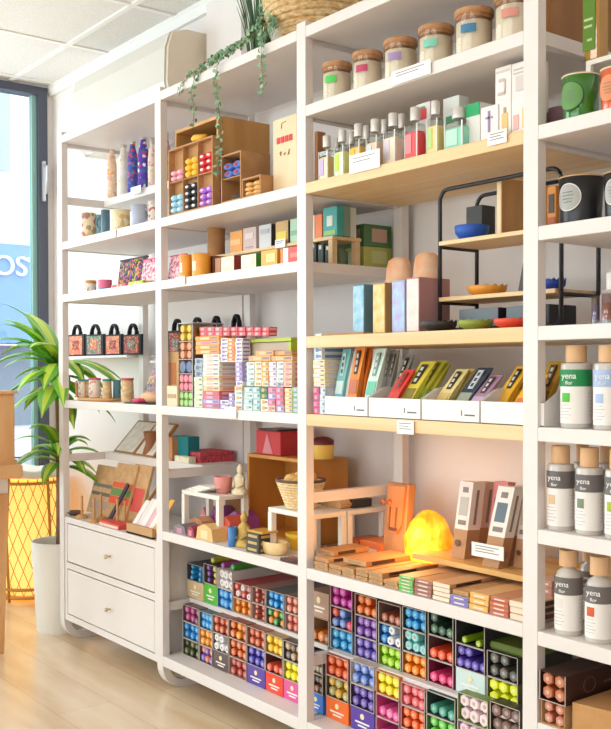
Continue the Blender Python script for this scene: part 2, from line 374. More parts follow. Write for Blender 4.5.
# planter and dragon plant
pc = Vector((-.175, .06, 0))
pl = thing('planter', 'tall tapered white round planter on the floor left of the shelving', 'planter', pc)
part('pot', MB().lathe([(.092, 0), (.096, .01), (.118, .375), (.114, .38), (.108, .375), (.1, .32)], 36), mat('#ebe6de', .5), pl)
part('soil', MB().lathe([(.001, .325), (.106, .325), (.104, .31)], 24), mat('#5a4232', .9), pl)
def leaf(mb, base, az, el, L, wd, droop):
    n = 9; c = Vector(base); d = Vector((math.cos(az)*math.cos(el), math.sin(az)*math.cos(el), math.sin(el)))
    side = Vector((-math.sin(az), math.cos(az), 0)); pts = []
    for k in range(n+1):
        t = k/n; w_ = wd*math.sin(PI*min(1, t*.9+.1))**.7*(1-t**5)+.001
        up = side.cross(d).normalized()
        pts.append((c.copy(), w_, up)); c += d*(L/n); d = (d + Vector((0, 0, -droop/n))).normalized()
    cols = [(-1, .12), (-.38, 0), (.38, 0), (1, .12)]
    for j, mi in ((0, 0), (1, 1), (2, 0)):
        v = []; f = []
        for k, (p, w_, up) in enumerate(pts):
            for cc, lift in (cols[j], cols[j+1]): v.append(p + side*(cc*w_) + up*(-lift*w_*2.2 if False else lift*w_*1.6))
        for k in range(n): f.append((2*k, 2*k+1, 2*k+3, 2*k+2))
        mb.add(v, f, mi, True)
dr = thing('dragon_plant', 'tall corn plant with lime striped leaves growing in the white planter', 'plant', (pc.x, pc.y, .325))
part('trunk', MB().tube([(0, 0, -.01), (.004, 0, .35), (-.004, .0, .62), (-.012, 0, .80)], [.016, .015, .014, .012], 10), noisy('bark', '#8a6a50', '#a88a6c', (30, 30, 10), .85), dr)
LG, LY = mat('#74b83e', .4), mat('#d0e658', .4)
rg = random.Random(3)
m1 = MB()
for i in range(22):
    az = i*2.4; z = .70+.007*i; el = .15+.045*i-.1; 
    if math.cos(az-.5) > .2: el = min(el, .15)
    leaf(m1, (-.01, 0, z-.03), az+rg.uniform(-.2,.2), min(el, 1.35), rg.uniform(.22, .31), rg.uniform(.034, .046), 1.7)
for az, el, L in ((3.4, 1.2, .4), (3.9, 1.1, .42), (4.3, 1.25, .4), (3.6, .8, .38), (4.7, 1.1, .36), (4.4, .9, .38), (4.1, .6, .36), (.7, .25, .42), (1.1, .3, .4), (5.4, .9, .3)): leaf(m1, (-.01, 0, .80), az, el, L*.92, .052, 1.7)
part('upper_leaves', m1, [LG, LY], dr)
m2 = MB()
for i in range(16):
    leaf(m2, (-.002, 0, .36+.006*i), i*2.4+.7, .3+.05*i, rg.uniform(.19, .27), rg.uniform(.03, .04), 1.9)
part('lower_leaves', m2, [LG, LY], dr)
# display bench and counter top box
bn = thing('display_bench', 'light oak bench with tapered leg at the left edge', 'bench', (-.225, -.27, 0))
part('top', MB().bev(-1.6, .33, -.7, .06, .685, .735, .006), OAK, bn)
part('apron', MB().box(-1.55, .25, -.66, .03, .62, .685), mat('#efe8de', .5), bn)
for lx, ly in ((.235, -.0), (.235, -.62), (-1.5, -.62)):
    part('leg', MB().add([(lx-.028, ly-.028, .62), (lx+.028, ly-.028, .62), (lx+.028, ly+.028, .62), (lx-.028, ly+.028, .62), (lx-.012, ly-.012, 0), (lx+.012, ly-.012, 0), (lx+.012, ly+.012, 0), (lx-.012, ly+.012, 0)], [(3,2,1,0),(4,5,6,7),(0,1,5,4),(1,2,6,5),(2,3,7,6),(3,0,4,7)]), OAK, bn)
bb = thing('oak_box', 'oak cabinet with a slightly raised rim standing on the bench', 'box', (-.225, -.27, .735))
part('carcass', MB().bev(-1.0, .30, -.65, .04, 0, .27, .004), OAK, bb)
part('rim', MB().bev(-1.01, .31, -.66, .05, .27, .282, .003), OAK, bb)
part('plinth', MB().box(-1.0, .305, -.655, .045, 0, .018), OAK, bb)

# ------------------------------------------------------------ top of the shelves: basket and trailing plants
SPI = mat('#3f6b45', .6); EUC = mat('#7fa583', .7); EUC2 = mat('#9dbd97', .7); STEM = mat('#8a8a5a', .8)
ZT = 2.04
X0, Y0, rB = rnd(268, 362, ZT, .03)
bk = thing('wicker_basket', 'big round woven straw basket on the top shelf', 'basket', (XZ(319, 2.06, .2), .20, ZT+.001))
bm_ = MB()
for k in range(13):
    z = .008 + k*.019; r_ = .118 + .045*math.sin(min(1, z/.2)*PI/2)
    bm_.tube([(r_*math.cos(2*PI*i/30), r_*math.sin(2*PI*i/30), z+.003*math.sin(i*PI+k*PI)) for i in range(30)], .0112, 6, closed=True)
part('woven_wall', bm_, WICK, bk); part('bottom', MB().lathe([(.001, 0), (.12, 0), (.12, .012)], 24), WICK, bk)
def sprig(mb, pts, step, rl, rg):
    for a, c in zip(pts, pts[1:]):
        a, c = Vector(a), Vector(c); n = max(1, int((c-a).length/step))
        for k in range(n):
            p = a.lerp(c, k/n)
            for s_ in (0, 1):
                th = rg.uniform(0, 2*PI); o = Vector((math.cos(th), math.sin(th)*.8, rg.uniform(-.5, .5)))
                o.normalize(); q = p + o*rl*1.2; nrm = Vector((rg.uniform(-1,1), rg.uniform(-1.4,-.2), rg.uniform(-.3,1))).normalized()
                t1 = o - nrm*o.dot(nrm); t1.normalize(); t2 = nrm.cross(t1)
                vs = [q + t1*(math.cos(2*PI*i/6)*rl) + t2*(math.sin(2*PI*i/6)*rl*.8) for i in range(6)]
                mb.add(vs, [(0,1,2,3,4,5)], rg.choice((0, 0, 1)))
tp = thing('trailing_plant', 'grey-green trailing eucalyptus plant hanging over the top shelf edge', 'plant', (1.38, .10, ZT+.001))
part('pot', MB().lathe([(.04, 0), (.052, .08), (.048, .08), (.045, .06)], 20), mat('#d8cfc4', .6), tp)
fol = MB(); stem = MB(); rg = random.Random(5)
def W2(px, py, Y): p = at(px, py, Y); return Vector(p) - Vector((1.38, .10, ZT+.001))
strands = [
  [(262, 18, .08), (255, 34, .03), (240, 45, .0), (222, 56, -.008), (217, 66, -.012), (217, 90, -.014), (220, 120, -.014), (219, 150, -.014), (217, 178, -.014)],
  [(262, 18, .08), (252, 38, .02), (235, 50, 0), (205, 66, .0), (195, 76, -.012), (191, 92, -.013), (194, 110, -.013), (193, 128, -.013)],
  [(262, 18, .08), (248, 38, .03), (220, 54, .02), (190, 74, .01), (181, 84, -.01), (179, 96, -.012)],
  [(262, 20, .08), (262, 40, .01), (261, 50, -.012), (262, 70, -.013), (263, 84, -.013), (261, 97, -.013)],
  [(265, 4, .1), (272, 14, .05), (274, 26, .02), (272, 36, .02)], [(262, 8, .1), (266, 2, .08), (270, -10, .09), (277, 3, .07), (275, 22, .05)],
  [(262, 18, .08), (250, 36, .02), (232, 47, .005), (210, 60, .005)], [(262, 14, .08), (254, 28, .04), (244, 40, .02), (228, 48, .01)]]
for st in strands:
    pts = [W2(*p) for p in st]; stem.tube(pts, .0015, 4); sprig(fol, pts, .0115, .0078, rg)
    if st[0][1] < 10: sprig(fol, pts, .006, .009, rg)
part('foliage', fol, [EUC, EUC2], tp); part('stem', stem, STEM, tp)
gp = thing('grass_plant', 'dark green upright grass plant beside the basket on the top shelf', 'plant', (XZ(258, 2.1, .23), .23, ZT+.001))
part('pot', MB().lathe([(.035, 0), (.045, .09), (.04, .09), (.04, .07)], 18), mat('#e4ddd2', .6), gp)
gm = MB()
for i in range(46):
    a = rg.uniform(0, 2*PI); r_ = rg.uniform(0, .035); l = rg.uniform(.03, .07); hh = rg.uniform(.2, .34)
    p0 = Vector((r_*math.cos(a), r_*math.sin(a), .07)); p1 = p0 + Vector((math.cos(a)*l*.4, math.sin(a)*l*.4, hh*.6)); p2 = p0 + Vector((math.cos(a)*l, math.sin(a)*l, hh))
    gm.tube([p0, p1, p2], [.003, .0025, .0008], 4)
part('blades', gm, SPI, gp)

# ------------------------------------------------------------ left bay
def bottle(x0, x1, ytop, Z, yf, m_body, label, ribs=None):
    X, Yc, r = rnd(x0, x1, Z, yf); h = H((x0+x1)/2, ytop, Yc)-Z
    t = thing('steel_bottle', label, 'bottle', (X, Yc, Z+.0005), 0, 'steel drinking bottles')
    part('body', MB().lathe([(r*.8, 0), (r, .006), (r, h*.6), (r*.85, h*.7), (r*.55, h*.8), (r*.5, h*.86)], 20), m_body, t)
    part('cap', MB().lathe([(r*.56, h*.86), (r*.58, h*.87), (r*.58, h*.985), (r*.5, h)], 18), mat('#c9c1b8', .3, .6), t)
BP = [floral('bottle_peach', '#f1cdae', ['#f0a860', '#e9b9a0', '#f4e0d0'], 40), floral('bottle_cream', '#f1ece2', ['#f5f0e8', '#f0c860', '#efe8dc'], 26),
      floral('bottle_blue', '#4a5fb0', ['#d94f6a', '#5a3fa0', '#4a90b8'], 60), floral('bottle_purple', '#5a3aa8', ['#d0405f', '#6a3fb8', '#3f6fb0', '#f0e8f0'], 50),
      floral('bottle_blush', '#f0d8c8', ['#e0a8a0', '#f4e4d8'], 50), floral('bottle_teal', '#c9a8b8', ['#6a8fb0', '#d06a6a'], 60)]
for (a, b_, yt, m_, l) in ((107, 117, 143, BP[0], 'peach patterned steel bottle, leftmost on the highest half shelf'), (118.5, 129, 140, BP[1], 'cream steel bottle with a yellow flower, second from the left'),
    (127.5, 138, 136.5, BP[2], 'blue steel bottle with red floral print, between the cream and violet bottles'), (138, 149, 131.5, BP[3], 'violet steel bottle with red shoulders, tallest looking of the bottle row'),
    (148, 157, 138, BP[4], 'blush patterned steel bottle beside the second post'), (162, 171, 132, BP[5], 'mauve and red steel bottle seen just right of the second post')):
    bottle(a, b_, yt, 1.80, .20, m_, l)
def mug(x0, x1, ytop, Z, yf, mm, label, inner='#f3ede3', handle=PI):
    X, Yc, r = rnd(x0, x1, Z, yf); h = HS((x0+x1)/2, ytop, Yc, r)-Z
    t = thing('mug', label, 'mug', (X, Yc, Z+.0005), 0, 'patterned mugs')
    part('cup', MB().lathe([(r*.86, 0), (r, .006), (r, h), (r*.93, h), (r*.9, .01), (.001, .008)], 24), mm, t)
    pts = [(r*.95+ .022*math.sin(PI*k/8)*1.0, 0, h*.2 + h*.6*k/8) for k in range(9)]
    part('handle', MB().tube(pts, .0045, 6).xf(Matrix.Rotation(handle, 4, 'Z')), mm, t)
mm = [floral('mug_flowers', '#efdcb8', ['#efd8b0', '#c97a8a', '#b8a078', '#e8c890'], 40), mat('#8fb0b4', .3), mat('#56798c', .3), floral('mug_sun', '#f0dfb4', ['#e8c060', '#f2e6c8', '#e0b878'], 30), mat('#b9c0d4', .3), floral('mug_red', '#efe5dc', ['#efe5dc', '#c06a6a', '#e8d8cc'], 60)]
for (a, b_, yt, yf, k, l, hd_) in ((81, 96, 211.5, .02, 0, 'cream mug with a pink flower, leftmost mug', PI), (95, 103, 214, .07, 1, 'pale teal mug behind the cream flowered one', PI), (101, 110, 209, .03, 2, 'slate blue mug in the middle of the mug row', PI*1.2),
    (112, 130, 208, .02, 3, 'wide cream mug with a yellow sun pattern', PI), (131, 147, 203, .02, 4, 'tall lavender grey tumbler mug with white rim', .5), (148, 160, 200, .06, 5, 'white mug with red motifs beside the post', PI)):
    mug(a, b_, yt, 1.611, yf, mm[k], l, handle=hd_)
card(131, 141, 200, 1.781, .17, 'small blank white price card under the bottles', h=.028, lines=0)
card(109, 116, 236, 1.585, -.003, 'small white price card on the mug shelf edge', h=.024, lines=0)
# pouch shelf
def pouch(x0, x1, ytop, Z, Y, m_, label, cat='pouch', group=None, th=.014, trim='#3a3440', tilt=-.2, name='fabric_pouch'):
    X0, X1 = XZ(x0, Z, Y), XZ(x1, Z, Y); w = X1-X0; h = H((x0+x1)/2, ytop, Y)-Z
    t = thing(name, label, cat, ((X0+X1)/2, Y+.01, Z+.001), 0, group)
    n = 10; mb = MB(); vs = []
    for k in range(n+1):
        u = k/n; 
        for j in range(n+1):
            v = j/n; bulge = th*math.sin(PI*min(max(u, .02), .98))**.5*math.sin(PI*min(v*.9+.05, 1))**.5
            ww = w*(.86+.14*v)
            vs.append((ww*(u-.5), -bulge/2, h*v))
    n2 = len(vs); vs += [(x, -y, z) for x, y, z in vs]; f = []
    for k in range(n):
        for j in range(n):
            a = k*(n+1)+j; f += [(a, a+n+1, a+n+2, a+1), (n2+a, n2+a+1, n2+a+n+2, n2+a+n+1)]
    for j in range(n): f += [(j, j+1, n2+j+1, n2+j), (n*(n+1)+j, n2+n*(n+1)+j, n2+n*(n+1)+j+1, n*(n+1)+j+1)]
    mb.add(vs, f, 0, True).xf(Matrix.Rotation(tilt, 4, 'X'))
    part('body', mb, m_, t)
    part('zip_trim', MB().box(-w/2, w/2, -th*.28, th*.28, h*.955, h*1.0).xf(Matrix.Rotation(tilt, 4, 'X')), mat(trim, .6), t)
    return t
def roundtin(x0, x1, ytop, Z, yf, c1, c2, label, name='round_tin', cat='tin', group=None, split=.35, lid=None):
    X, Yc, r = rnd(x0, x1, Z, yf); h = HS((x0+x1)/2, ytop, Yc, r)-Z
    t = thing(name, label, cat, (X, Yc, Z+.0005), 0, group)
    part('base', MB().lathe([(r*.95, 0), (r*.97, .002), (r*.97, h*split)], 26), c1 if not isinstance(c1, str) else mat(c1, .4), t)
    part('lid', MB().lathe([(r, h*split), (r, h*.97), (r*.96, h), (.001, h)], 26), c2 if not isinstance(c2, str) else mat(c2, .4), t)
    return t, r, h
roundtin(85, 96.5, 279.7, 1.40, .02, floral('jar_print', '#e9ddc8', ['#c9e0d8', '#b08a70', '#efe6d8'], 90), '#c78a4e', 'small patterned jar with cork lid at the left of the pouch shelf', 'candle_jar', 'jar', split=.72)
roundtin(98, 112, 279, 1.40, .02, '#7f9cc9', '#e86f92', 'round pink tin with blue base between jar and pouches', split=.3)
pouch(113, 140, 257, 1.40, .10, FL_DARK, 'large dark pouch embroidered with colourful flowers', group=None)
pouch(137, 160, 257, 1.40, .06, FL_PINK, 'white and pink pouch with a pink zip left of the post', trim='#e2457e')
pouch(164, 180, 254, 1.40, .03, FL_PINK, 'pink printed pouch just right of the second post', trim='#d9407a')
X_ = XZ(112, 1.40, .02)
solo('flat_purse', MB().bev(0, .12, 0, .07, 0, .012, .003), floral('purse_print', '#e0607a', ['#c9d060', '#e89ab0', '#8a4a60'], 60), 'flat pink flowered purse lying in front of the dark pouch', 'purse', (X_, .015, 1.4005))
solo('flat_purse', MB().bev(0, .11, 0, .065, 0, .014, .003), floral('purse_lime', '#c9cc58', ['#d8dc78', '#e07a8a'], 60), 'flat lime purse lying in front of the pink zip pouch', 'purse', (X_+.13, .018, 1.4005))
# little embroidered bags on the ledge
def tote(X, Y, Z, w, h, m_, label, edge='#2f2b33'):
    t = thing('tote_bag', label, 'bag', (X, Y, Z+.0005), 0, 'small embroidered gift bags')
    part('body', MB().prism([(-w/2, 0), (w/2, 0), (w/2*1.02, h), (-w/2*1.02, h)], 'y', 0, .014), mat(edge, .8), t)
    part('embroidered_panel', MB().box(-w/2*.82, w/2*.82, -.002, .0005, h*.08, h*.92), m_, t)
    part('inner_motif', MB().box(-w/2*.38, w/2*.38, -.0035, -.0018, h*.3, h*.72), {EMB_O: EMB_R, EMB_G: EMB_O, EMB_R: EMB_G}[m_], t)
    for y in (.003, .011):
        part('handle', MB().tube([(-w*.22*math.cos(PI*k/10), y, h-.004+(.07 if k not in (0, 10) else 0)*0+.046*math.sin(PI*k/10)) for k in range(11)], .006, 6), mat('#24222a', .8), t)
for (a, b_, m_, l) in ((68, 84, EMB_O, 'small orange embroidered bag at the left end of the ledge'), (85.5, 103, EMB_G, 'small green embroidered bag, second on the ledge'), (105, 121, EMB_O, 'small peach embroidered bag between the green and the red one'), (123, 140.5, EMB_R, 'small dark red embroidered bag at the right of the ledge')):
    x0, x1 = XZ(a, 1.2, .335), XZ(b_, 1.2, .335); hh = H((a+b_)/2, 334.5, .335)-1.16
    tote((x0+x1)/2, .335, 1.16, x1-x0-.004, hh, m_, l)
for (a, b_, m_, l) in ((168, 184, EMB_R, 'dark red bag behind the incense rack, nearest the post'), (187, 205, EMB_O, 'bag with black handles behind the rack, second from the post'), (208, 222, EMB_G, 'bag with black handles behind the rack, third from the post'), (228, 242, EMB_R, 'bag with black handles behind the rack near the back post')):
    x0, x1 = XZ(a, 1.2, .345), XZ(b_, 1.2, .345); tote((x0+x1)/2, .345, 1.135, x1-x0-.004, .118, m_, l)
# gift shelf .975
def minibag(x0, x1, ytop, Y, m_, rim, label):
    Z = .987 if x1 < 103 else .9755
    X, Yc, r = rnd(x0, x1, Z, Y); h = H((x0+x1)/2, ytop, Yc+r)-Z
    t = thing('gift_pouch', label, 'pouch', (X, Yc, Z+.0005), 0, 'small burlap gift pouches')
    part('body', MB().lathe([(r*.8, 0), (r, .01), (r*.95, h*.6), (r*.9, h*.93)], 16), m_, t)
    part('rim', MB().lathe([(r*.92, h*.9), (r*1.0, h*.92), (r*1.0, h), (r*.9, h*.99)], 16), mat(rim, .7), t)
BURL = noisy('burlap', '#c79f70', '#e3c598', (60, 60, 60), .9, 2, .5); BURW = floral('pouch_print', '#f0e6d8', ['#f3ece2', '#e0a090', '#f0e6da'], 60)
tx0, tx1 = XZ(70, .975, .02), XZ(103, .975, .02)
tr = thing('wooden_tray', 'oval honey wood tray carrying the left gift pouches', 'tray', ((tx0+tx1)/2, .075, .9755))
part('tray', MB().lathe([(.06, 0), (.135, .001), (.14, .006), (.135, .011), (.001, .011)], 28).xf(Matrix.Scale(.48, 4, (0, 1, 0))), mat('#cf9458', .5), tr)
minibag(78, 89, 379.5, .06, BURW, '#3f98a0', 'white gift pouch with a teal top on the oval tray'); minibag(88.5, 101, 378, .045, BURW, '#dd5a6c', 'white gift pouch with a red rim on the oval tray')
minibag(102.5, 112, 379, .05, BURL, '#2f8f86', 'burlap gift pouch with a teal rim right of the oval tray'); minibag(113, 121, 380, .09, mat('#5a8088', .8), '#3f8088', 'slate gift pouch between the two burlap ones'); minibag(121.5, 134, 378, .05, BURL, '#c9506a', 'burlap gift pouch with pink and green rim')
for px, l in ((76, 'thin wooden peg figure at the left end of the tray'), (84.5, 'wooden peg figure in front of the teal topped pouch')):
    solo('peg_figure', MB().lathe([(.009, 0), (.009, .003), (.0035, .006), (.0035, .05), (.006, .055), (.006, .062), (.001, .068)], 10), mat('#c98a50', .5), l, 'figure', (XZ(px, .98, .03), .032, .987))
def leaning(name, x0, x1, ytop, Z, Y, th, mats, label, cat, back=.5, bands=(), group=None):
    """thin board leaning backwards; bands are (v0,v1,u0,u1,colour) on its face"""
    X0, X1 = XZ(x0, Z, Y), XZ(x1, Z, Y); w = X1-X0
    L = .1
    for _ in range(6): L = (H((x0+x1)/2, ytop, Y+L*math.sin(back))-Z)/math.cos(back)
    t = thing(name, label, cat, ((X0+X1)/2, Y+.001, Z+.0007), 0, group)
    R = Matrix.Rotation(-back, 4, 'X')
    part('panel', MB().bev(-w/2, w/2, 0, th, th*math.sin(back)*0, L, .001).xf(R), mats, t)
    for (v0, v1, u0, u1, c) in bands:
        part('printed_band', MB().box(-w/2+w*u0, -w/2+w*u1, -.0012, .0004, L*v0, L*v1).xf(R), mat(c, .6) if isinstance(c, str) else c, t)
    return t
leaning('patterned_card', 139, 152, 362, .975, .12, .004, floral('card_a', '#8a8a90', ['#d8607a', '#e0c060', '#6a5a60', '#c9a0a0'], 60), 'grey patterned cards leaning at the right of the gift shelf', 'card', .45)
leaning('patterned_card', 146, 158, 358, .975, .07, .004, floral('card_b', '#7a7078', ['#e07a8a', '#8a90a0', '#5a4a50'], 60), 'dark pink patterned card leaning nearest the post', 'card', .4)
solo('rolled_scarf', MB().lathe([(.001, -.05), (.016, -.045), (.021, 0), (.016, .045), (.001, .05)], 14).xf(Matrix.Rotation(PI/2, 4, 'Y')), mat('#e6b48c', .8), 'peach rolled scarf lying by the leaning cards', 'scarf', (XZ(150, .975, .05), .05, .998))
solo('fabric_flower', MB().lathe([(.001, 0), (.02, .004), (.028, .014), (.02, .02), (.001, .014)], 14, wave=lambda r, z, a: (r*(1+.2*math.sin(5*a)), z)), mat('#df4872', .7), 'magenta fabric flower at the front of the gift shelf', 'flower', (XZ(141, .975, .03), .03, .9755))
solo('dark_mat', MB().box(0, .17, 0, .06, 0, .0035), mat('#4a4c4a', .8), 'flat dark felt mat at the shelf front under the fabric flower', 'mat', (XZ(124, .975, .0), .001, .9752)).location.z = .9752
# half shelf .757 : slanted print boards, vase, boxes seen behind the second post
PRN = noisy('print_paper', '#e2d8c8', '#f3eee6', (30, 30, 30), .8); PRW = mat('#a87648', .6)
leaning('print_board', 113, 133, 419, .757, .21, .012, PRW, 'brown wooden board with pale patterned paper leaning on the half shelf', 'board', .75, [(.05, .95, .08, .92, PRN)])
leaning('print_board', 133, 153, 421, .757, .20, .012, PRW, 'second wooden board with patterned paper, nearer the vase', 'board', .7, [(.05, .95, .08, .92, PRN)])
va = thing('wooden_vase', 'brown waisted wooden vase next to the leaning boards', 'vase', (XZ(152, .757, .24), .235, .7575)); part('body', MB().lathe([(.03, 0), (.033, .01), (.02, .05), (.028, .085), (.03, .095), (.026, .097)], 20), mat('#9c6238', .5), va)
boxy('teal_box', 173, 188, 436.5, .757, .215, .05, '#17808a', 'plain teal box standing on the half shelf behind the post', rough=.7)
boxy('tan_box', 164, 172, 437, .757, .19, .05, '#c98a5c', 'tan box standing left of the teal box', rough=.7)
0 and solo('grey_vase', MB().lathe([(.03, 0), (.045, .03), (.045, .08), (.02, .12), (.015, .13)], 20), mat('#a09890', .6), 'grey rounded vase at the back of the half shelf by the post', 'vase', (.60, .33, .7575))
o, w_, h_ = boxy('lacquer_box', 178, 200, 451.5, .757, .225, .15, floral('lacquer', '#d24a56', ['#e0606a', '#b03a50', '#d84f50'], 90), 'flat red patterned box on the right end of the half shelf')
part('lid_line', MB().box(-w_/2-.0007, w_/2+.0007, -.0007, .1507, h_*.62, h_*.66), mat('#8a2f3a', .6), o)
for k, (dx, dy) in enumerate(((0, .0), (.03, .03))):
    pass
solo('patterned_tray', MB().box(0, .10, 0, .03, 0, .022).box(0, .1, -.0008, 0, .004, .018), floral('cream_pattern', '#efe6cc', ['#f3ecd8', '#d8cfa8'], 120), 'low cream patterned tray at the front of the half shelf right end', 'tray', (.565, .187, .7575))

# cabinet top .505
ZC0 = .5055
solo('small_dish', MB().lathe([(.02, 0), (.034, .012), (.036, .016), (.03, .014), (.001, .006)], 20), mat('#6a4a40', .5), 'small dark brown dish at the left end of the cabinet top', 'dish', (XZ(75, .505, .05), .05, ZC0))
for i, (px, Y, hh, l) in enumerate(((82, .04, .085, 'turned wooden peg stand near the dark dish'), (94, .03, .09, 'turned wooden peg stand, second from the dish'), (101, .075, .10, 'turned wooden peg stand in front of the kraft packs'), (117.5, .06, .10, 'turned wooden peg stand behind the red flat box'), (125, .09, .09, 'turned wooden peg stand nearest the card holder'))):
    t = thing('peg_stand', l, 'stand', (XZ(px, .505, Y), Y, ZC0), 0, 'wooden peg stands'); m_ = mat('#d09a62', .5)
    part('base', MB().lathe([(.026, 0), (.027, .004), (.016, .013), (.006, .015)], 16), m_, t); part('peg', MB().lathe([(.0055, .014), (.0045, hh*.9), (.006, hh), (.001, hh+.004)], 10), m_, t)
def kpack(x0, x1, yt, Y, label, bands):
    leaning('incense_pack_board', x0, x1, yt, .505, Y, .012, KRAFT, label, 'pack', .28, bands)
kpack(86, 106, 464, .13, 'kraft pack with grey bands leaning on the cabinet top', [(.55, .62, .05, .95, '#7a7068'), (.38, .45, .05, .95, '#6a6058'), (.1, .28, .1, .9, '#b89a88')])
kpack(104, 124, 462, .11, 'kraft pack with orange and green fabric bands', [(.56, .66, .02, .98, '#e8623c'), (.42, .55, .02, .98, '#6f8f4a'), (.28, .41, .02, .98, '#ea5a30')])
kpack(121, 138, 463, .12, 'brown kraft pack with red disc leaning near the card holder', [(.2, .6, .15, .9, '#e0584c'), (.3, .42, .05, .4, '#5f8a4a')])
sp = MB().box(-.008, .008, -.004, .004, 0, .17).xf(Matrix.Rotation(.5, 4, 'Y') @ Matrix.Rotation(-.25, 4, 'X'))
solo('black_strap', sp, mat('#3d3f4a', .7), 'black strap lying diagonally across the banded kraft packs', 'strap', (XZ(111, .505, .095), .088, ZC0+.003))
rx = XZ(101, .505, .02)
rb = thing('flat_red_box', 'flat red box on the cabinet top in front of the kraft packs', 'box', (rx, .012, ZC0)); part('carton', MB().bev(0, .16, 0, .06, 0, .018, .002), mat('#e2544a', .5), rb); part('side_label', MB().box(.004, .156, -.0008, .0002, .002, .011), mat('#efd8c8', .6), rb)
hx = XZ(126, .505, .01)
hd = thing('card_holder', 'wooden slanted holder full of greeting cards on the cabinet', 'card holder', (hx, .012, ZC0))
part('tray', MB().box(0, .19, 0, .012, 0, .035).box(0, .19, 0, .13, 0, .006), mat('#c79a68', .6), hd)
part('side_arm', MB().prism([(.0, .0), (.012, 0), (.155, .17), (.14, .175)], 'x', -.008, .0), mat('#b98a5a', .6), hd)
for k, c in enumerate(('#f3efe9', '#f0e2e0', '#f4f1ea', '#f2b8c0', '#f2ede4', '#efb04a')):
    o = part('greeting_card', MB().box(0, .03, 0, .003, 0, .13+.01*(k % 3)), mat(c, .7), None, (hx+.003+k*.031, .016+.002*(k % 2), ZC0+.0065), (-.62, 0, 0))
    tag(o, ('white', 'blush', 'ivory', 'pink', 'cream', 'orange')[k] + ' greeting card leaning in the slanted wooden holder', 'card', 'greeting cards in the holder')

# ------------------------------------------------------------ second bay, level 1.611 : crates with hair accessories
Z = 1.6115
def crate(x0, x1, y0, y1, h, Z, m_, label, th=.01, cols=1, rows=1, name='crate', nb=True, cat='crate'):
    w = x1-x0; t = thing(name, label, cat, (x0, y0, Z)); d = y1-y0
    sh_ = MB().box(0, w, 0, d, 0, th).box(0, w, 0, d, h-th, h).box(0, th, 0, d, th, h-th).box(w-th, w, 0, d, th, h-th).box(th, w-th, d-th, d, th, h-th)
    part('shell', sh_, m_, t)
    for k in range(1, cols): part('divider', MB().box(w*k/cols-th/3, w*k/cols+th/3, .002, d-th, th, h-th), m_, t)
    for k in range(1, rows):
        for c in range(cols): part('shelf', MB().box(th+(w-2*th)*c/cols+.001*(c > 0)+.002, th+(w-2*th)*(c+1)/cols-.004, .003, d-th, h*k/rows-th/3, h*k/rows+th/3), m_, t)
    return t
hC = H(200, 124, .05)-Z
crate(.835, 1.105, .035, .235, hC, Z, WOOD, 'big open oak crate on the upper shelf, second bay')
hc = H(190, 143, .004)-Z
X1c = XZ(213, Z, .004)
crate(.842, X1c-.012, .002, .20, hc, Z+.0105 if False else Z, CARDB, 'brown six-cell cubby organiser standing in the oak crate', .006, 3, 2, 'cubby_organiser', cat='organiser') if False else None
# the crate sits behind, the organiser stands before it on the same shelf
def roll_fill(xa, xb, z0, z1, y0, n, col, what, seed):
    rg = random.Random(seed); w = xb-xa
    per = 2; rows_ = max(1, n//per); rx_ = w/per/2*.97; rz_ = (z1-z0)/rows_/2*.98
    for k in range(n):
        cx = xa + rx_ + (w-2*rx_)*(k % per)/(per-1); cz = z0 + rz_ + 2*rz_*(k//per)
        t = part('rolled_hair_band', RB[col[0]], None, None, (cx, y0, cz), (0, 0, rg.uniform(-.15, .15)))
        t.scale = (rx_/.012, .8, rz_/.012)
        tag(t, ('left ', 'right ')[k % 2] + what + ', row %s up' % ('one', 'two', 'three', 'four')[k//2], 'hair band', what)
RB = {}
for c1, c2 in (('#f0a0b4', '#f6d0d8'), ('#f5bd2a', '#f9d45a'), ('#d8252c', '#f4f0ee'), ('#9ccadf', '#d6ebf2'), ('#26262c', '#f0eeee'), ('#b36ccf', '#e6c8ee'), ('#5a7ac8', '#c04050'), ('#e8b064', '#f0cc90')):
    mb = MB().lathe([(.001, 0), (.006, -.004), (.011, 0), (.012, .02), (.0115, .09), (.001, .095)], 10).xf(Matrix.Rotation(-PI/2, 4, 'X'))
    mb.lathe([(.004, 0), (.0065, -.001), (.0065, .0)], 8, mi=1) if False else None
    mb2 = MB().lathe([(.001, -.0075), (.005, -.0065), (.0055, -.002), (.001, -.001)], 7, mi=1).xf(Matrix.Rotation(-PI/2, 4, 'X'))
    mb.v += mb2.v; n0 = len(mb.v)-len(mb2.v)
    for f_, m_ in zip(mb2.f, mb2.m): mb.f.append([i+n0 for i in f_]); mb.m.append(1); mb.sm.append(True)
    RB[c1] = mb.mesh('rolled_hair_band', [mat(c1, .7), mat(c2, .7)])
ox0, ox1 = XZ(168.5, Z, .003), X1c
cubby = crate(ox0, ox1, .003, .030, hc, Z, CARDB, 'brown six-cell cubby organiser of hair bands before the oak crate', .005, 3, 2, 'cubby_organiser', cat='organiser')
cwid = (ox1-ox0)/3
cells = [('#9ccadf', 0, 0, 6, 'rolled pale blue hair band in the lower left cubby cell'), ('#26262c', 1, 0, 8, 'rolled black and white hair band in the lower middle cubby cell'), ('#b36ccf', 2, 0, 6, 'rolled violet hair band in the lower right cubby cell'),
         ('#f0a0b4', 0, 1, 4, 'rolled pink hair band in the upper left cubby cell'), ('#f5bd2a', 1, 1, 6, 'rolled yellow hair band in the upper middle cubby cell'), ('#d8252c', 2, 1, 6, 'rolled red hair band in the upper right cubby cell')]
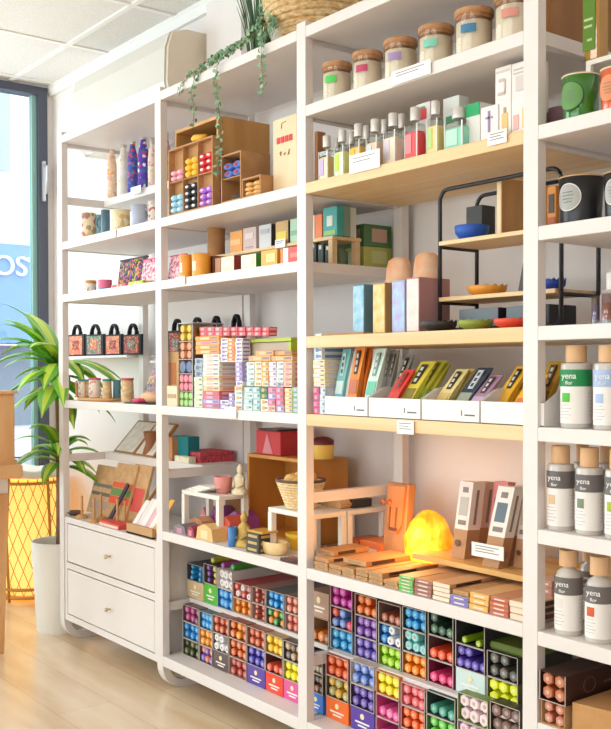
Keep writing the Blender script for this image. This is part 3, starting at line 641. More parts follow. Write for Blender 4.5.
for i, (c, cx, cy, n, l) in enumerate(cells):
    zb = Z + (.006 if cy == 0 else hc/2+.0025); hh = {4: .36, 6: .62, 8: .86}[n]*(hc/2-.008)
    roll_fill(ox0+cwid*cx+.007, ox0+cwid*(cx+1)-.007, zb, zb+hh, .0075, n, (c,), l, i)
solo('yellow_scrunchie', MB().tube([(.028*math.cos(2*PI*i/12), .012*math.sin(2*PI*i/12), .002*math.sin(i)) for i in range(12)], .01, 6, closed=True), mat('#f2b63a', .7), 'yellow scrunchie lying on top of the cubby organiser', 'hair accessory', (XZ(200, Z+hc, .02), .018, Z+hc+.0105))
# tall two-cell box and low box
bx0, bx1 = XZ(221, Z, .006), XZ(241, Z, .006); h2 = H(231, 153, .006)-Z
crate(bx0, bx1, .006, .115, h2, Z, CARDB, 'tall two-cell cardboard box right of the big oak crate', .005, 1, 2, 'two_cell_box', cat='box')
roll_fill(bx0+.008, bx1-.008, Z+h2/2+.003, Z+h2/2+.05, .012, 4, ('#5a7ac8',), 'rolled blue and red hair band in the tall two-cell box', 11)
solo('dark_scarf', MB().lathe([(.001, 0), (.03, .004), (.034, .012), (.02, .02), (.001, .022)], 12), mat('#3d4a42', .8), 'dark green folded scarf in the bottom cell of the two-cell box', 'scarf', ((bx0+bx1)/2, .05, Z+.0055))
lx0, lx1 = bx1+.004, XZ(260.5, Z, .006); h3 = H(250, 177, .006)-Z
crate(lx0, lx1, .006, .082, h3, Z, CARDB, 'low open cardboard box at the right of the stepped boxes', .005, 1, 1, 'low_box', cat='box')
roll_fill(lx0+.008, lx1-.008, Z+.006, Z+.006+h3*.7, .012, 6, ('#e8b064',), 'rolled golden tan hair band in the low cardboard box', 12)
# calendar board
cx0, cx1 = XZ(273, Z, .05), XZ(297, Z, .05); hb = H(285, 117, .05)-Z; w_ = cx1-cx0
cb = thing('wooden_calendar', 'pale wooden block with four red squares beside the third post', 'calendar', (cx0, .05, Z))
part('block', MB().bev(0, w_, 0, .035, 0, hb, .002), noisy('pale_wood', '#e6c79c', '#edd3ac', (10, 10, 3), .5), cb)
for k in range(4): part('red_square', MB().box(w_*(.18+.17*k), w_*(.31+.17*k), -.002, 0, hb*.67, hb*.75), mat('#d7282d', .5), cb)
for k in range(3): part('gold_mark', MB().tube([(w_*(.3+.17*k), -.001, hb*(.53-.02*k)), (w_*(.36+.17*k), -.001, hb*(.56-.03*(k % 2))), (w_*(.34+.17*k), -.001, hb*.5)], .0013, 5), mat('#a98a50', .4, .5), cb)
part('hook_mark', MB().tube([(w_*.38, -.001, hb*.86), (w_*.38, -.001, hb*.93), (w_*.55, -.001, hb*.94)], .0013, 5), mat('#b89a70', .5), cb)

# ------------------------------------------------------------ tea shelf 1.40
Z = 1.4005
rs = thing('riser_shelf', 'long low pale wooden riser on the tea shelf', 'riser', (0, 0, Z))
RX0, RX1, RZ = XZ(209, 1.48, .135), 1.552, .082
part('top', MB().bev(RX0, RX1, .135, .245, RZ-.010, RZ, .001), PINEB, rs)
for x in (RX0+.004, RX1-.022):
    for y in (.137, .225): part('leg', MB().box(x, x+.018, y, y+.018, 0, RZ-.0103), PINEB, rs)
ZR = Z+RZ+.0005
X, Yc, r = rnd(207.5, 225, ZR, .145); hh = H(216, 226, Yc)-ZR
kt = thing('kraft_tube', 'brown cardboard tube tin at the left end of the wooden riser', 'tube', (X, Yc, ZR)); part('tube', MB().lathe([(r, 0), (r, hh)], 26), CARDB, kt); part('lid', MB().lathe([(r*1.03, hh*.82), (r*1.03, hh), (r*.97, hh+.001)], 26), CARDB, kt)
boxy('tea_box', 230, 242, 231, ZR, .143, .05, '#f3a548', 'orange tea box on the riser next to the kraft tube', marks=[(.1, .9, .35, .6, '#f6c27a')])
boxy('tea_box', 243, 256, 227.5, ZR, .143, .05, '#d8bcb8', 'dusty pink tea box on the riser', marks=[(.2, .8, .5, .75, '#e8d6d2'), (.2, .8, .1, .15, '#b09a9a')])
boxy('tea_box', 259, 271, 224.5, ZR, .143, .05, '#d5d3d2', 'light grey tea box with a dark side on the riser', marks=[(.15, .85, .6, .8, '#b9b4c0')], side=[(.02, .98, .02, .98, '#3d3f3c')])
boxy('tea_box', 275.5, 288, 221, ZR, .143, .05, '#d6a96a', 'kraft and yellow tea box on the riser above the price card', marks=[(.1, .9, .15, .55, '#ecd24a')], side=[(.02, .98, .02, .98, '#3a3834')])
boxy('tea_box', 290, 300, 218.5, ZR, .143, .05, '#b9d8bc', 'pale green tea box on the riser just left of the third post', marks=[(.1, .9, .3, .5, '#8fb894')])
boxy('tea_box', 309, 322, 215, ZR, .143, .05, '#ee7e3f', 'orange and white tea box on the riser right of the third post', marks=[(.0, .45, .0, 1, '#efe2d6')])
boxy('tea_box', 323, 337, 207, ZR, .143, .028, '#43a7a2', 'turquoise tea box with a white moon on the riser end', marks=[(.3, .7, .35, .7, '#e7e8d8'), (.1, .9, .05, .2, '#9ac86a')])
boxy('tea_box', 330, 344, 207.5, ZR, .172, .025, '#4d7a58', 'thin green tea box behind the turquoise one', side=[(.0, .9, .0, 1, '#8aa088')])
boxy('tea_box', 337, 350, 208.5, ZR, .20, .025, '#d9ddd0', 'thin whitish tea box at the back of the riser end')
card(275.5, 285.5, 239.3, ZR-.012, .131, 'small white price card clipped on the wooden riser edge', h=.026, lines=2)
card(176, 185, 0, 1.377, -.004, 'small white price card under the orange tins', h=.026, lines=0)
TO = noisy('orange_tin', '#f0982c', '#f6aa3c', (20, 20, 20), .4)
for (a, b_, yt, l) in ((179.5, 192.5, 254, 'orange round tin with white label, left of the pair'), (192, 211, 252.3, 'wider orange round tin with white label, right of the pair')):
    X, Yc, r = rnd(a, b_, Z, .012); hh = HS((a+b_)/2, yt, Yc, r)-Z
    t = thing('tea_tin', l, 'tin', (X, Yc, Z)); part('tin', MB().lathe([(r, 0), (r, hh*.84)], 28), TO, t); part('lid', MB().lathe([(r*1.04, hh*.84), (r*1.04, hh*.98), (r, hh)], 28), TO, t)
    pts = [(math.cos(-PI*.56+ .6*k/6)*r*1.01, math.sin(-PI*.56+.6*k/6)*r*1.01) for k in range(7)]
    mb = MB(); v = []; 
    for x, y in pts: v += [(x, y, hh*.25), (x, y, hh*.65)]
    mb.add(v, [(2*k, 2*k+2, 2*k+3, 2*k+1) for k in range(6)], 0, True); part('label', mb, mat('#f4e4cc', .5), t)
boxy('tea_box', 208, 214, 256, Z, .07, .05, '#7a4a34', 'dark brown tea box behind the orange tins')
boxy('tea_box', 215, 220.5, 258, Z, .05, .04, '#b87850', 'tan brown tea box between tins and the cream box')
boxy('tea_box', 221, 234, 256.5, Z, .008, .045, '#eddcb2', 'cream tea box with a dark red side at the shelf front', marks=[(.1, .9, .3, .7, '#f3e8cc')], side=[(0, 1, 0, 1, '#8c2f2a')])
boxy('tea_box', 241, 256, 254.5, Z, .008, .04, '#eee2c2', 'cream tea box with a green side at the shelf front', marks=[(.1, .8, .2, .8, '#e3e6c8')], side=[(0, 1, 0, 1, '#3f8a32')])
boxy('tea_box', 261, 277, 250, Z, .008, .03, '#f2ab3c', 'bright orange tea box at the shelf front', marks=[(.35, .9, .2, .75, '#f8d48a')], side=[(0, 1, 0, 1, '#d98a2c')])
boxy('tea_box', 281, 288, 248, Z, .008, .05, '#e9dbd6', 'white and orange tea box beside the red one', marks=[(0, .25, 0, 1, '#ee8a3c')])
boxy('tea_box', 288.3, 300, 246.5, Z, .008, .05, '#e5483e', 'red tea box left of the third post', marks=[(.2, .8, .3, .6, '#f08070')])
for k in range(3):
    a = 310.5+k*7.2
    boxy('small_tin', a, a+5.6, 242.5+k*1.1, Z, .15, .022, '#26362f', ('dark green slim tin under the riser, left of three', 'dark green slim tin under the riser, middle of three', 'dark green slim tin under the riser, right of three')[k], 'tin', marks=[(.3, .7, .75, .92, '#e8e4da')])
solo('glass_jar', MB().lathe([(.02, 0), (.023, .004), (.023, .045), (.015, .052), (.015, .058)], 16), mat('#7f9a80', .2), 'greenish glass jar under the end of the riser', 'jar', (1.49, .215, Z))
boxy('gift_box', 362, 398, 245, Z, .30, .07, '#b5b452', 'olive yellow box, lower of two at the shelf end', marks=[(.25, .8, .25, .75, '#c9c87a')]) if False else None
x0, x1 = 1.31, 1.553
for z0, hh, c, lc, l in ((Z, .062, '#b3b257', '#c7c684', 'olive yellow box at the back end of the tea shelf, under the green one'), (Z+.0625, .066, '#4d7648', '#c9a28c', 'dark green box with a pink label, on the olive yellow box')):
    t = thing('gift_box', l, 'box', (1.455, .262, z0)); w = .098
    part('carton', MB().bev(-.09, w-.008, 0, .11, 0, hh, .0015), mat(c, .5), t)
    part('side_label', MB().box(w-.0082, w-.0068, .03, .09, hh*.22, hh*.82), mat(lc, .5), t)
    part('front_label', MB().box(-.05, .07, -.0012, .0002, hh*.2, hh*.8), mat(lc, .5), t)

# ------------------------------------------------------------ incense wall .975
Z = .9755
SBM = {}
def sbox_mesh(w, h, d, c, lc, tc=None):
    k = (round(w, 4), round(h, 4), d, c, lc)
    if k in SBM: return SBM[k]
    mb = MB().bev(-w/2, w/2, 0, d, 0, h, .0008)
    mb.box(-w/2*.55, w/2*.2, -.0007, .0003, h*.2, h*.8, 1); mb.box(w/2*.3, w/2*.85, -.0007, .0003, h*.35, h*.7, 2)
    mb.box(w/2-.0003, w/2+.0007, d*.1, d*.9, h*.25, h*.75, 1)
    SBM[k] = mb.mesh('incense_box', [mat(c, .5), mat(lc, .5), mat('#8a7f96', .5)]); return SBM[k]
cnt = {}
NTH = ['lowest', 'second', 'third', 'fourth', 'fifth', 'sixth', 'seventh', 'eighth', 'ninth', 'tenth']
def stack(x0, x1, yt, n, Y, cols, where, base=None, d=.12, ytop_ref=None, prefix='incense box'):
    """a stack of small boxes lying flat; returns the height of its top"""
    b0 = Z if base is None else base
    X0, X1 = XZ(x0, b0, Y), XZ(x1, b0, Y); hh = (H((x0+x1)/2, yt, Y)-b0)/n; w = X1-X0
    for k in range(n):
        c, lc, nm = cols[min(k, len(cols)-1)] if len(cols) > 1 else cols[0]
        o = part('incense_box', sbox_mesh(w-.0012, hh-.0005, d, c, lc), None, None, ((X0+X1)/2+random.uniform(-.0006, .0006), Y+random.uniform(0, .003), b0+hh*k))
        pos = 'topmost' if k == n-1 and n > 1 else NTH[k] + (' up' if k else '')
        tag(o, '%s %s, %s, %s' % (nm, prefix, pos, where), 'incense box', 'small incense boxes %s' % where)
    return b0+hh*n
PK = ('#ea6a70', '#f4b8b4', 'coral'); RD = ('#d8454e', '#f0a8a4', 'red'); OR = ('#f59a3c', '#f8c48a', 'orange'); WH = ('#f1e9da', '#d9b8b0', 'cream'); PO = ('#f7cf9a', '#ef9a8a', 'peach'); VI = ('#b7a3d6', '#e6dcf0', 'lilac'); RV_ = ('#d8788a', '#c8a8d0', 'rose violet')
BG = ('#a9b4bf', '#5f6f86', 'blue grey'); LG_ = ('#e6edd2', '#c9d8a8', 'pale green'); TL = ('#a5d3cf', '#e9f0ec', 'light teal'); LO = ('#f6ead6', '#f2a65e', 'white and orange'); LL = ('#e3d3df', '#f0eaf0', 'pale lilac'); GY = ('#c9c9d2', '#7a8296', 'grey'); PI_ = ('#f3c4a4', '#e88a9a', 'pink'); GN = ('#4f8a52', '#d8c070', 'green'); WV = ('#f3ecec', '#8f7fc4', 'white and violet'); WT = ('#eef0ea', '#a8c8c4', 'white'); PC = ('#f4c98c', '#f7dcb4', 'sandy'); DG = ('#3f7a4a', '#c9b060', 'dark green'); KR = ('#dba468', '#e9c08c', 'kraft')
# front row (Y .012) and second row built on it
t1 = stack(194, 202.3, 377, 6, .012, [LG_], 'next to the glass rack', d=.09)
stack(194, 202.3, 358, 3, .012, [BG], 'on the pale green boxes by the rack', base=t1+.0003, d=.09)
t2 = stack(202.8, 219, 391, 4, .012, [RV_, VI, RV_, PK], 'at the foot of the cream column', d=.12)
t3 = stack(202.8, 219, 371.5, 4, .012, [PO, WH, PO, WH], 'in the middle of the cream column', base=t2+.0003)
t4 = stack(202.8, 219, 354, 4, .012, [WH], 'in the upper cream column', base=t3+.0003)
stack(195, 218.6, 336, 4, .0125, [OR, OR, ('#f7a860', '#f0809a', 'orange and pink'), OR], 'of orange boxes on the cream column', base=t4+.0003, d=.05)
tA = stack(219.5, 228, 400, 2, .014, [VI, WV], 'low beside the cream column')
stack(220.5, 228, 369, 3, .06, [VI, WV, WV], 'in the gap behind the low lilac boxes', base=Z)if False else None
tB = stack(228.3, 233.6, 393, 4, .014, [VI], 'of narrow lilac boxes')
tC = stack(234, 241.5, 386, 5, .014, [LO, WT, LO, WT, PO], 'of narrow white boxes left of the teal ones')
tC2 = stack(235, 241.8, 362, 5, .018, [WV, VI], 'of violet boxes over the narrow white ones', base=tC+.0003)
tD = stack(220.5, 227.8, 386, 1, .045, [WV], 'low in the dark gap', base=Z) if False else None
shf = thing('rack_shelf', 'thin clear shelf carrying the white violet and orange stacks', 'shelf', (XZ(219.6, Z, .016), .016, tC2+.0004)); wsh = XZ(242.6, Z, .016)-XZ(219.6, Z, .016)
part('sheet', MB().box(0, wsh, 0, .12, 0, .002), mat('#d8d4d0', .3), shf)
for xx in (.001, ): part('leg', MB().box(xx, xx+.002, .09, .118, Z-tC2, -.0004), mat('#d8d4d0', .3), shf)
for k, cset in enumerate(([WV], [('#f49a4c', '#f3d3c8', 'orange and white')], [WV])):
    stack(220+7.4*k, 227+7.4*k, 338, 6, .016, cset, ('left', 'middle', 'right')[k] + ' of three below the red row', base=tC2+.0027, d=.03)
tE = tC2+.0027
topE = H(230, 338, .016)
# red row across the top
for k in range(9):
    a = 199+k*7.8
    b0 = max(H(a+4, 336 if k < 3 else 335.5, .03), 0)
    stack(a, a+7.3, 326.8, 2, .03, [PK if k < 3 else RD], 'place %s in the red top row' % ['one', 'two', 'three', 'four', 'five', 'six', 'seven', 'eight', 'nine'][k], base=H(a+4, 336, .03), d=.03)
# lime framed display box and kraft row
lb = topE-.001
f1 = stack(243.5, 252, 387, 4, .012, [WT, TL, WT, TL], 'at the foot below the lime frame, first column')
f2 = stack(252.3, 259.3, 387, 4, .012, [TL], 'at the foot below the lime frame, second column')
f3 = stack(259.6, 267, 387, 4, .012, [LO, LO, DG, DG], 'foot column with dark green pair')
f4 = stack(267.3, 275, 387, 4, .012, [PI_, RV_, VI, RV_], 'of pink and violet boxes')
f5 = stack(275.3, 283.2, 387, 4, .012, [VI, RV_], 'of violet boxes right of the pink ones')
f6 = stack(284, 291.4, 388, 6, .012, [PC], 'of sandy boxes near the third post')
f7 = stack(291.8, 300, 387, 5, .012, [('#7fc48e', '#c9b8e0', 'green')], 'partly behind the third post')
fm = max(f1, f2, f3, f4, f5)
g1 = stack(246, 253.6, 362, 5, .014, [TL, WT], 'of teal boxes in the upper right block', base=fm+.0005)
g2 = stack(254.3, 261, 361.5, 5, .014, [LO], 'white and orange pair, left column', base=fm+.0005)
g3 = stack(261.3, 268, 361.5, 5, .014, [LO, ('#f5b45c', '#f7e0c0', 'yellow orange')], 'white and orange pair, right column', base=fm+.0005)
g4 = stack(268.5, 275.8, 361.5, 5, .014, [LL], 'of pale lilac boxes in the upper right block', base=fm+.0005)
g5 = stack(276.1, 283, 361.5, 5, .014, [GY, WT], 'of grey and white boxes in the upper right block', base=fm+.0005)
g6 = stack(283.4, 291.5, 361.5, 5, .014, [PI_], 'of pink boxes in the upper right block', base=fm+.0005)
gm_ = max(g1, g2, g3, g4, g5, g6)
k1 = stack(248, 270, 355.5, 1, .014, [KR], 'left end of the long kraft pair, lower', base=gm_+.0005, d=.03)
k1 = stack(270.5, 292, 355.5, 1, .014, [KR], 'right end of the long kraft pair, lower', base=gm_+.0005, d=.03)
stack(255, 273, 350.5, 1, .014, [KR], 'lying left on the long kraft pair', base=k1+.0005, d=.03); stack(274, 291, 350.5, 1, .014, [('#c98a48', '#dba468', 'brown')], 'lying right on the long kraft pair', base=k1+.0005, d=.03)
X0, X1 = XZ(243.5, 1.1, .05), XZ(291, 1.1, .05); zb, zt = gm_+.0006, H(267, 338.5, .05)
lf = thing('lime_frame', 'lime green framed beige display case behind the boxes', 'frame', (X0, .05, zb)); w = X1-X0; z2 = zt-zb
part('frame', MB().box(0, w, 0, .05, z2-.010, z2).box(0, .022, 0, .05, 0, z2-.012).box(w-.012, w, 0, .05, 0, z2-.012), mat('#b9c93a', .5), lf)
part('panel', MB().box(.022, w-.012, .01, .04, 0, z2-.012), mat('#cdb8a4', .6), lf)
# clear rack with cells on the left
rk0, rk1 = XZ(179, Z, .012), XZ(192.6, Z, .012); hr = H(186, 323.5, .012)-Z
rk = thing('acrylic_rack', 'narrow clear acrylic rack with grey edges left of the incense boxes', 'rack', (rk0, .012, Z)); w = rk1-rk0
GE = mat('#b9b2ae', .3)
part('upright', MB().box(-.002, 0, 0, .12, 0, hr), glass('#e8e6e4'), rk); part('upright', MB().box(w, w+.002, 0, .12, 0, hr), glass('#dcd8d4'), rk); part('upright_edge', MB().box(w-.0003, w+.0023, -.001, .001, 0, hr), GE, rk)
XR2 = XZ(250, 1.2, .012)-rk0
part('top_sheet', MB().box(-.002, w+.002, 0, .12, hr, hr+.003), GE, rk)
lv = [0, .058, .115, .15, .215]
for z in (H(186, 391, .012)-Z, H(186, 373.5, .012)-Z, H(186, 359, .012)-Z, H(186, 341, .012)-Z): part('shelf', MB().box(0, w, .0, .12, z-.002, z), GE, rk)
def packs(z0, z1, c, nm, rows=2, cols=3):
    for r_ in range(rows):
        for q in range(cols):
            rr = min(w/cols, (z1-z0)/rows)/2*.97
            o = part('cone_tube', MB().lathe([(rr*.9, 0), (rr, .002), (rr, .08)], 10).xf(Matrix.Rotation(-PI/2, 4, 'X')), [mat(c, .5)], None, (rk0+w*(q+.5)/cols, .013, Z+z0+rr+.0004+r_*2*rr))
            tag(o, '%s cone tube in the clear rack, %s place in its %s row' % (nm, ('left', 'centre', 'right')[q], ('lower', 'upper')[r_]), 'incense tube', '%s tubes in the clear rack' % nm)
la, lb2, lc2, ld = (H(186, y, .012)-Z for y in (391, 373.5, 359, 341))
packs(0, la-.002, '#a5cc7e', 'green', 2); packs(la, lb2-.002, '#e2808e', 'pink', 2); packs(lb2, lc2-.002, '#5f6a8a', 'navy and white', 1, 2); packs(lc2, ld-.002, '#d8936a', 'copper', 2, 2); packs(ld, hr-.002, '#d9b52e', 'yellow and black', 2, 2)
boxy('kraft_bag', 166, 179, 352, Z, .04, .05, KRAFT, 'kraft bag with copper foil standing between post and rack', 'bag', marks=[(.2, .8, .4, .8, '#c9804c'), (.1, .9, .1, .2, '#efe0cc')])
boxy('kraft_bag', 167, 177, 386, Z, .005, .03, '#e4cfae', 'small pale bag in front of the kraft bag by the post', 'bag', marks=[(.1, .9, .4, .6, '#b9986c')])
card(225, 236.5, 0, .95, -.004, 'blank white price card on the shelf edge below the incense boxes', h=.034, lines=0)
# boxes seen right of the third post on the birch board
stack(312.5, 319, 387, 4, .01, [('#d95c86', '#e8a0b8', 'pink')], 'right of the third post, pink foot')
u1 = stack(319.3, 324.5, 387, 4, .01, [('#c8dce8', '#f0d8e0', 'pale blue')], 'right of the third post, pale blue foot')
u3 = stack(325, 328, 387, 2, .03, [('#6a9a3e', '#a8c860', 'leaf green')], 'beside the first seed tray')
u2 = stack(312.5, 324.3, 359.5, 6, .0105, [('#f3e2b4', '#d8cfe8', 'yellow and white')], 'right of the third post, upper part', base=u1+.0004)
stack(314, 321.5, 347, 2, .0105, [('#dfe8f0', '#6f8fc0', 'white and blue')], 'right of the third post, crown', base=u2+.0004)
stack(322, 333, 358, 6, .09, [('#c2a94e', '#d8c878', 'mustard')], 'behind the yellow boxes by the third post')

# ------------------------------------------------------------ second bay, lower display .548
Z = .5485
WR = mat('#efe8dd', .45)
def riser(x0, x1, y0, y1, h, label, leg=.018, th=.014, m_=None):
    t = thing('white_riser', label, 'riser', (x0, y0, Z)); w, d = x1-x0, y1-y0; m_ = m_ or WR
    part('top', MB().bev(0, w, 0, d, h-th, h, .002), m_, t)
    for x in (0, w-leg):
        for y in (0, d-leg): part('leg', MB().box(x, x+leg, y, y+leg, 0, h-th-.0003), m_, t)
    return t
R1x0, R1x1 = .845, XZ(219, .6, .05); R1h = H(219, 496.5, .05)-Z
riser(R1x0, R1x1, .05, .165, R1h, 'white metal riser table with the pink bowl on it')
R2x0, R2x1 = XZ(268, .6, .055), 1.553; R2h = H(268, 507, .055)-Z
CY0 = .12
ck0, ck1 = XZ(247.5, .6, .20), 1.353; ckh = H(250, 453.5, .20)-Z
riser(R2x0, R2x1, .055, .185, R2h, 'white metal riser with the basket before the oak crate')
crate(ck0, ck1, .20, .36, ckh, Z, noisy('amber_oak', '#c07f34', '#cf8f42', (12, 12, 2), .5), 'upright open oak crate at the back of the lower display', .011)
def bowl(name, x0, x1, yt, Zb, yf, m_, label, cat='bowl', wave=None, th=.88, flare=.75, wall=None):
    X, Yc, r = rnd(x0, x1, Zb, yf); h = HS((x0+x1)/2, yt, Yc, r)-Zb
    mb = MB().lathe([(r*flare*.8, 0), (r*flare, .003), (r*.95, h*.5), (r, h*.97), (r*.97, h), (r*.92, h*.95), (r*flare*.8, h*.25), (.001, h*.2)], 30, wave=wave(r, h) if wave else None)
    return solo(name, mb, m_, label, cat, (X, Yc, Zb)), X, Yc, r, h
ZR1 = Z+R1h+.0005; ZR2 = Z+R2h+.0005
bowl('pink_bowl', 214, 232.5, 475, ZR1, .08, mat('#e3908a', .5), 'rounded pink bowl on the white riser table')
st_m = noisy('stone', '#d8c39c', '#e8d8b8', (40, 40, 40), .8)
def figurine(X, Y, Zb, h, m_, label, s=1.0):
    t = thing('seated_figurine', label, 'figurine', (X, Y, Zb))
    part('body', MB().lathe([(.30*h, 0), (.33*h, .03*h), (.30*h, .12*h), (.2*h, .22*h), (.19*h, .4*h), (.22*h, .55*h), (.13*h, .64*h), (.07*h, .68*h), (.11*h, .74*h), (.12*h, .83*h), (.085*h, .92*h), (.04*h, .97*h), (.001, h)], 18).xf(Matrix.Scale(.75, 4, (0, 1, 0))), m_, t)
    for sx in (-1, 1):
        part('arm', MB().tube([(sx*.2*h, 0, .55*h), (sx*.27*h, -.06*h, .36*h), (sx*.1*h, -.2*h, .24*h)], [.05*h, .045*h, .035*h], 8), m_, t)
        part('knee', MB().lathe([(.001, 0), (.1*h, .02*h), (.1*h, .09*h), (.001, .13*h)], 10), m_, t, (sx*.24*h, -.06*h, 0))
    return t
figurine(XZ(240, .65, .13), .13, ZR1, .10, st_m, 'pale stone seated figurine at the right back of the riser table')
# envelopes on the riser table
for k in range(5):
    o = part('envelope', MB().box(-.045, .045, 0, .12, 0, .004), mat(('#f3efe8', '#e9e3da')[k % 2], .8), None, (.905+.018*k, .055, ZR1+.0045*k+.0002), (0, 0, -.1))
    tag(o, ('lowest', 'second lowest', 'middle', 'fourth', 'topmost')[k] + ' white envelope of the pile on the riser table', 'envelope', 'envelopes on the riser table')
# under the table
bp = MB().prism([(0, 0), (.16, 0), (.16, .155), (.0, .05)], 'x', 0, .012)
solo('brown_panel', MB().box(0, .135, 0, .01, 0, .125), mat('#9a683c', .7), 'brown wooden panel leaning behind the soaps under the riser table', 'panel', (.87, .21, Z))
def wrapped(x0, x1, yt, Y, d, c, c2, label, z=None, tri=False):
    zb = z or Z; X0, X1 = XZ(x0, zb, Y), XZ(x1, zb, Y); w = X1-X0; h = H((x0+x1)/2, yt, Y)-zb
    t = thing('wrapped_soap', label, 'soap', (X0, Y, zb))
    poly = [(0, 0), (w, 0), (w*.9, h*.75), (w*.5, h), (w*.1, h*.75)] if not tri else [(0, 0), (w, 0), (w*.5, h)]
    part('bar', MB().prism(poly, 'y', 0, d), mat(c, .4), t)
    part('label', MB().box(w*.3, w*.7, -.001, .001, h*.1, h*.6), mat(c2, .5), t)
    return h
wrapped(173, 186, 524, .012, .06, '#7d7078', '#c98a9a', 'grey wrapped soap at the left front under the table'); wrapped(186.5, 194, 526, .012, .05, '#a03a4e', '#d88a96', 'dark red wrapped soap next to the grey one')
wrapped(196, 213, 524, .014, .06, '#e6ba78', '#f0d4a4', 'yellow wooden block soap at the front under the table'); wrapped(189, 203, 517, .09, .05, '#e0a070', '#f0c8a0', 'orange soap behind the yellow block')
wrapped(197, 209, 507, .155, .05, '#e08a90', '#f0b4b4', 'pink pyramid soap under the table', tri=True)
wrapped(204, 219, 503, .15, .05, '#8a3f86', '#c06ab0', 'purple wrapped bar under the table, left one') if False else wrapped(211, 224, 506, .15, .05, '#8a3f86', '#c06ab0', 'purple wrapped bar under the table, left one')
wrapped(219.5, 231, 516, .07, .06, '#d05a4a', '#e08a6a', 'red wrapped soap right of the table leg'); wrapped(226, 243, 511, .13, .07, '#9a4a8e', '#5a2f4a', 'long purple wrapped bar right of the table leg')
X, Yc, r = rnd(228, 237.5, Z, .012); 
solo('blue_cup', MB().lathe([(r*.8, 0), (r, .003), (r, H(233, 527, Yc)-Z), (r*.85, H(233, 527, Yc)-Z), (r*.8, .01), (.001, .008)], 20), mat('#3f7fc0', .4), 'small blue cup standing right of the riser table leg', 'cup', (X, Yc, Z))
figurine(XZ(243.5, .56, .05), .052, Z, H(243, 511, .05)-Z, noisy('gilt', '#a88a4a', '#d8b050', (50, 50, 50), .6), 'small golden seated figurine beside the black boxes')
zz = Z
for k in range(3):
    X0, X1 = XZ(246, Z, .012), XZ(258.5, Z, .012); w = X1-X0; h_ = .0195
    t = thing('black_box', ('lowest', 'middle', 'topmost')[k] + ' of three black and gold boxes stacked by the wooden bowl', 'box', (X0, .012+.001*k, zz), 0, 'black and gold boxes'); part('carton', MB().bev(0, w, 0, .055, 0, h_, .001), mat('#3a3a38', .4), t)
    part('gold_print', MB().box(w*.15, w*.85, -.0008, .0002, h_*.3, h_*.7), mat('#c9a860', .4, .3), t); part('gold_print', MB().box(w-.0002, w+.0008, .008, .047, h_*.3, h_*.7), mat('#c9a860', .4, .3), t); zz += h_+.0003
solo('gold_book', MB().bev(0, .075, 0, .06, 0, .006, .001), mat('#d09a3c', .4), 'golden booklet lying on the black boxes', 'book', (XZ(247, Z, .013), .016, zz+.0003))
wo_m = noisy('turned_wood', '#e0b878', '#efcf98', (20, 20, 20), .5)
b_, X, Yc, r, h_ = bowl('wooden_bowl', 261, 299, 536, Z, .02, wo_m, 'pale turned wooden bowl at the right front of the lower display', flare=.8)
b_.scale = (1, .55, 1); b_.location.y = .055
for k in range(4):
    solo('incense_bundle', MB().tube([(-.05, 0, 0), (.05, .004, 0)], .0055, 7), mat(('#5a3a34', '#8a4a3c', '#6a5a5a', '#9a6048')[k], .8), ('front', 'second', 'third', 'rear')[k] + ' dark incense bundle lying at the shelf front near the third post', 'incense', (XZ(291, Z, .0), .008+.0125*k, Z+.006)).rotation_euler = (0, 0, .1)
solo('yellow_burner', MB().lathe([(.018, 0), (.022, .006), (.02, .022), (.03, .034), (.034, .05), (.03, .05), (.02, .036)], 20), mat('#f2c22e', .4), 'yellow oil burner behind the wooden bowl', 'burner', (XZ(291, .6, .13), .15, Z))
# basket with ginger shapes on riser 2
X, Yc, r = rnd(277, 335, ZR2, .035); r = .05; X = XZ(299, ZR2+.04, .11); hB = .085
bs = thing('straw_basket', 'small straw basket with dark rim on the white riser', 'basket', (X, .117, ZR2))
mb = MB()
for k in range(10):
    z = .005+k*.0082; rr = .042+.028*k/9
    mb.tube([(rr*math.cos(2*PI*i/24), rr*math.sin(2*PI*i/24), z) for i in range(24)], .005, 5, closed=True)
part('woven_wall', mb, noisy('straw', '#e2c088', '#f3dfb4', (90, 90, 90), .8, 2, .6), bs); part('bottom', MB().lathe([(.001, 0), (.042, 0), (.042, .006)], 20), wo_m, bs)
part('rim', MB().tube([(.072*math.cos(2*PI*i/24), .072*math.sin(2*PI*i/24), .084) for i in range(24)], .0045, 6, closed=True), mat('#6a5048', .7), bs)
rg = random.Random(9)
for k in range(8):
    a = 2*PI*k/8; rr = .035 if k else 0
    o = solo('wood_chip', MB().lathe([(.001, -.022), (.011, -.016), (.014, 0), (.01, .016), (.001, .022)], 9), mat(('#e8bf78', '#dba85c')[k % 2], .8), ('golden wood chip in the straw basket, ' + ('middle of the heap', 'right edge', 'right rear edge', 'rear edge', 'left rear edge', 'left edge', 'left front edge', 'front edge')[k]), 'wood chip', (X+rr*math.cos(a), .117+rr*math.sin(a), ZR2+.088+.01*(k == 0)), (rg.uniform(0, 3), rg.uniform(0, 3), 0), 'wood chips in the straw basket')
